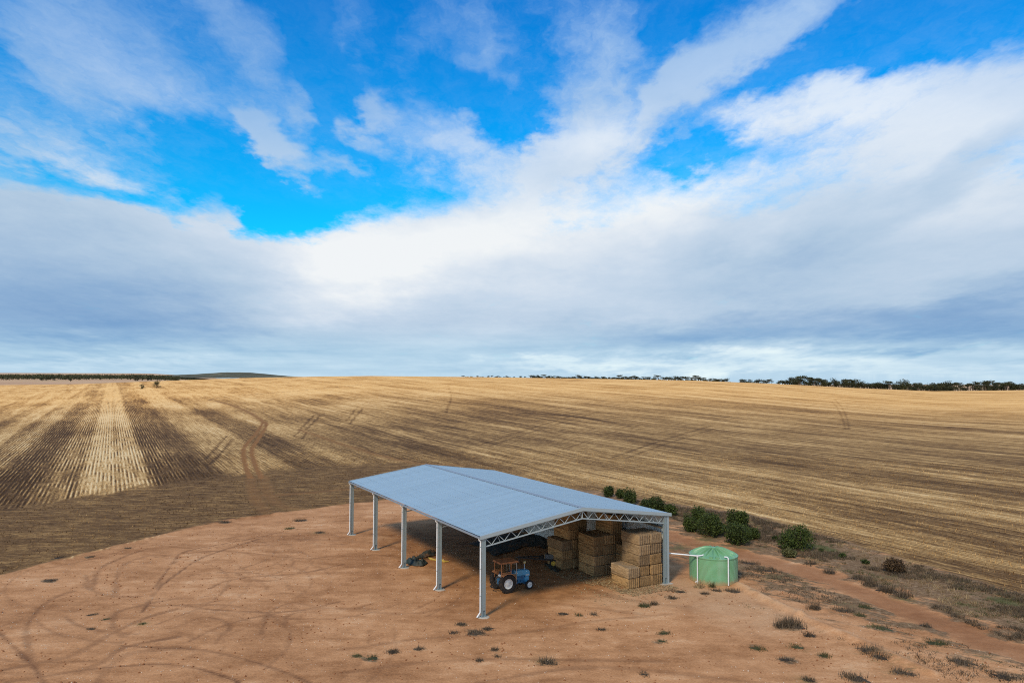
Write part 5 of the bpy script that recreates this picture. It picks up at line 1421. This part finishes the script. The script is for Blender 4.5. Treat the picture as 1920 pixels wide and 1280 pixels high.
# scrubby ground cover on the right: grey dead weeds, dry grass, a little green
SCR = [(1170, 935), (1290, 952), (1400, 966), (1500, 993), (1600, 1020), (1750, 1068), (1920, 1116), (2250, 1205), (2250, 1330), (1920, 1215), (1700, 1115), (1600, 1080), (1500, 1045), (1400, 1018), (1290, 985)]
LOW = [(1280, 1090), (1400, 1045), (1500, 1085), (1700, 1165), (1920, 1250), (2100, 1330), (1300, 1330), (1330, 1200)]


def ground_cover(name, poly, n, per, hlo, hhi, m, seed, dens):
    q, rg = region_scatter(n, poly, seed); f = fbm(q[:, 0] * .28, q[:, 1] * .28, seed, 4)
    q = q[f > dens]
    td = seg_dist(q, TRACK_R); td2 = np.hypot(q[:, 0] - TC.x, q[:, 1] - TC.y)
    du = (q[:, 0] - SHED_O.x) * SE.x + (q[:, 1] - SHED_O.y) * SE.y
    q = q[(td > 1.9) & (td2 > 2.5) & (du > 19.2)]
    k = np.repeat(np.arange(len(q)), per); p = q[k] + rg.normal(size=(len(k), 2)) * .13
    z = terrain(p[:, 0], p[:, 1]) - .05; h = rg.uniform(hlo, hhi, len(k)) * np.repeat(rg.uniform(.5, 1.3, len(q)), per)
    tone = np.clip(np.repeat(rg.random(len(q)), per) * .7 + .2 * rg.normal(size=len(k)), 0, 1)
    o = put(name, blades(np.column_stack([p, z]), h, rg.uniform(.025, .055, len(k)), rg.uniform(.2, .9, len(k)), rg, m, name, tone)); o['kind'] = 'stuff'
    return o


ground_cover('dead_weeds', SCR, 8000, 20, .10, .40, M['weed_dark'], 61, .40)['label'] = 'grey dead weeds covering the strip beside the stubble'
ground_cover('green_weeds', SCR, 2600, 18, .06, .25, M['weed_green'], 62, .47)['label'] = 'green weeds among the dead ones on the strip'
ground_cover('dry_grass', SCR, 1800, 18, .10, .34, M['weed_tan'], 63, .46)['label'] = 'pale dry grass among the weeds on the strip'
ground_cover('low_weeds', LOW, 5200, 12, .04, .24, M['weed_dark'], 64, .46)['label'] = 'sparse low grey weeds on the dirt below the tank'
ground_cover('low_green_weeds', LOW, 900, 14, .04, .18, M['weed_green'], 65, .49)['label'] = 'sparse green weeds on the dirt below the tank'

# standing stubble in the near part of the field, drilled in rows
def stubble():
    rg = np.random.default_rng(90); V = []
    cs = np.arange(-120, 175, .62); pts = []
    for c in cs:
        w = np.arange(20, 178, .34) + rg.uniform(0, .3); c_ = np.full(len(w), c) + rg.normal(size=len(w)) * .045
        x = c_ * CD[0] + w * WD[0]; y = c_ * CD[1] + w * WD[1]
        k = (y > 30) & (np.abs(x) < .78 * y + 6) & (np.hypot(x, y) < 175)
        pts.append(np.stack([x[k], y[k]], 1))
    q = np.vstack(pts) + rg.normal(size=(sum(map(len, pts)), 2)) * .05
    d = np.hypot(q[:, 0], q[:, 1]); q = q[rg.random(len(q)) < np.clip(1.25 - d / 190, .25, 1)]
    sd = seg_dist(q, smooth_poly(PADW, 5)); k = (~inside(q, PAD_POLY)) & (sd > .4); q = q[k]
    k = ~inside(q, HEAD_POLY) | (rg.random(len(q)) < .36); q = q[k]
    hd = inside(q, HEAD_POLY); q[hd] += rg.normal(size=(hd.sum(), 2)) * .5
    for pts_, w_, s_ in RED_TRACKS + DARK_TRACKS: q = q[seg_dist(q, smooth_poly(poly_w(pts_), 4)) > w_ * .8]
    f = fbm(q[:, 0] * .25, q[:, 1] * .25, 91, 4); q = q[f + .25 * rg.random(len(q)) > .42]
    per = 2; kk = np.repeat(np.arange(len(q)), per); hd = inside(q, HEAD_POLY)[kk]; p = q[kk] + rg.normal(size=(len(kk), 2)) * .06
    z = terrain(p[:, 0], p[:, 1]) - .03; n = len(p)
    o = put('stubble', blades(np.column_stack([p, z]), rg.uniform(.10, .30, n), rg.uniform(.04, .10, n), rg.uniform(0, .7, n), rg, stubble_material(), 'stubble', np.clip(.5 + .25 * rg.normal(size=n), 0, 1) - hd * .45))
    o['kind'] = 'stuff'; o['label'] = 'short straw stubble standing in rows in the near field'
    print('stubble tris', n)


stubble()

def loose_straw():
    rg = np.random.default_rng(95); q = []
    for v0, v1, u0, u1, n in ((13.2, 18.2, -1.6, .3, 1500), (12.8, 14.2, -.6, 3.0, 700), (12.0, 16.5, 2.6, 4.9, 1500), (11.2, 14.0, 5.0, 10.0, 1400), (9.5, 18.0, -2.5, 5.0, 700)):
        v = rg.uniform(v0, v1, n); u = rg.uniform(u0, u1, n); q.append(np.stack([SHED_O.x + SE.x * v + SD.x * u, SHED_O.y + SE.y * v + SD.y * u], 1))
    q = np.vstack(q); z = terrain(q[:, 0], q[:, 1]) + .01; n = len(q)
    o = put('loose_straw', blades(np.column_stack([q, z]), rg.uniform(.02, .07, n), rg.uniform(.04, .10, n), rg.uniform(2, 6, n), rg, M['weed_tan'], 'loose_straw', np.clip(.5 + .3 * rg.normal(size=n), 0, 1)))
    o['kind'] = 'stuff'; o['label'] = 'loose straw littering the floor around the bale stacks'


loose_straw()

# pale limestone pebbles and dark clods on the pad
def pebbles(name, n, poly, m, lo, hi, seed):
    q, rg = region_scatter(n, poly, seed); f = fbm(q[:, 0] * .2, q[:, 1] * .2, seed, 3); q = q[f + .3 * rg.random(len(q)) > .5]; n = len(q)
    oc = np.array([(1, 0, 0), (0, 1, 0), (-1, 0, 0), (0, -1, 0), (0, 0, .8), (0, 0, -.4)]); fc = np.array([(0, 1, 4), (1, 2, 4), (2, 3, 4), (3, 0, 4), (1, 0, 5), (2, 1, 5), (3, 2, 5), (0, 3, 5)])
    s_ = rg.uniform(lo, hi, n) * rg.uniform(.6, 1.2, n); z = terrain(q[:, 0], q[:, 1]); a = rg.uniform(0, 6.28, n); ca, sa_ = np.cos(a), np.sin(a)
    V = oc[None] * s_[:, None, None] * rg.uniform(.7, 1.3, (n, 6, 1)); V = np.stack([V[..., 0] * ca[:, None] - V[..., 1] * sa_[:, None] * .7, V[..., 0] * sa_[:, None] + V[..., 1] * ca[:, None] * .7, V[..., 2]], -1)
    V = V + np.column_stack([q, z])[:, None, :]
    F = (fc[None] + 6 * np.arange(n)[:, None, None]).reshape(-1, 3)
    o = put(name, raw_mesh(name, V.reshape(-1, 3), faces3=F, m=m)); o['kind'] = 'stuff'; return o


PADV = [(-60, 1095), (130, 1055), (300, 1012), (420, 985), (520, 970), (640, 958), (1100, 960), (1250, 1090), (1500, 1110), (1980, 1260), (1980, 1330), (-60, 1330)]
pebbles('pebbles', 5200, PADV, M['stone'], .022, .055, 71)['label'] = 'pale limestone pebbles strewn over the red dirt'
pebbles('clods', 3600, PADV, simple('dirt_clod', (.24, .095, .04), .95, 0, .1, .3, 1.0), .04, .10, 72)['label'] = 'brown clods of earth scattered over the pad'
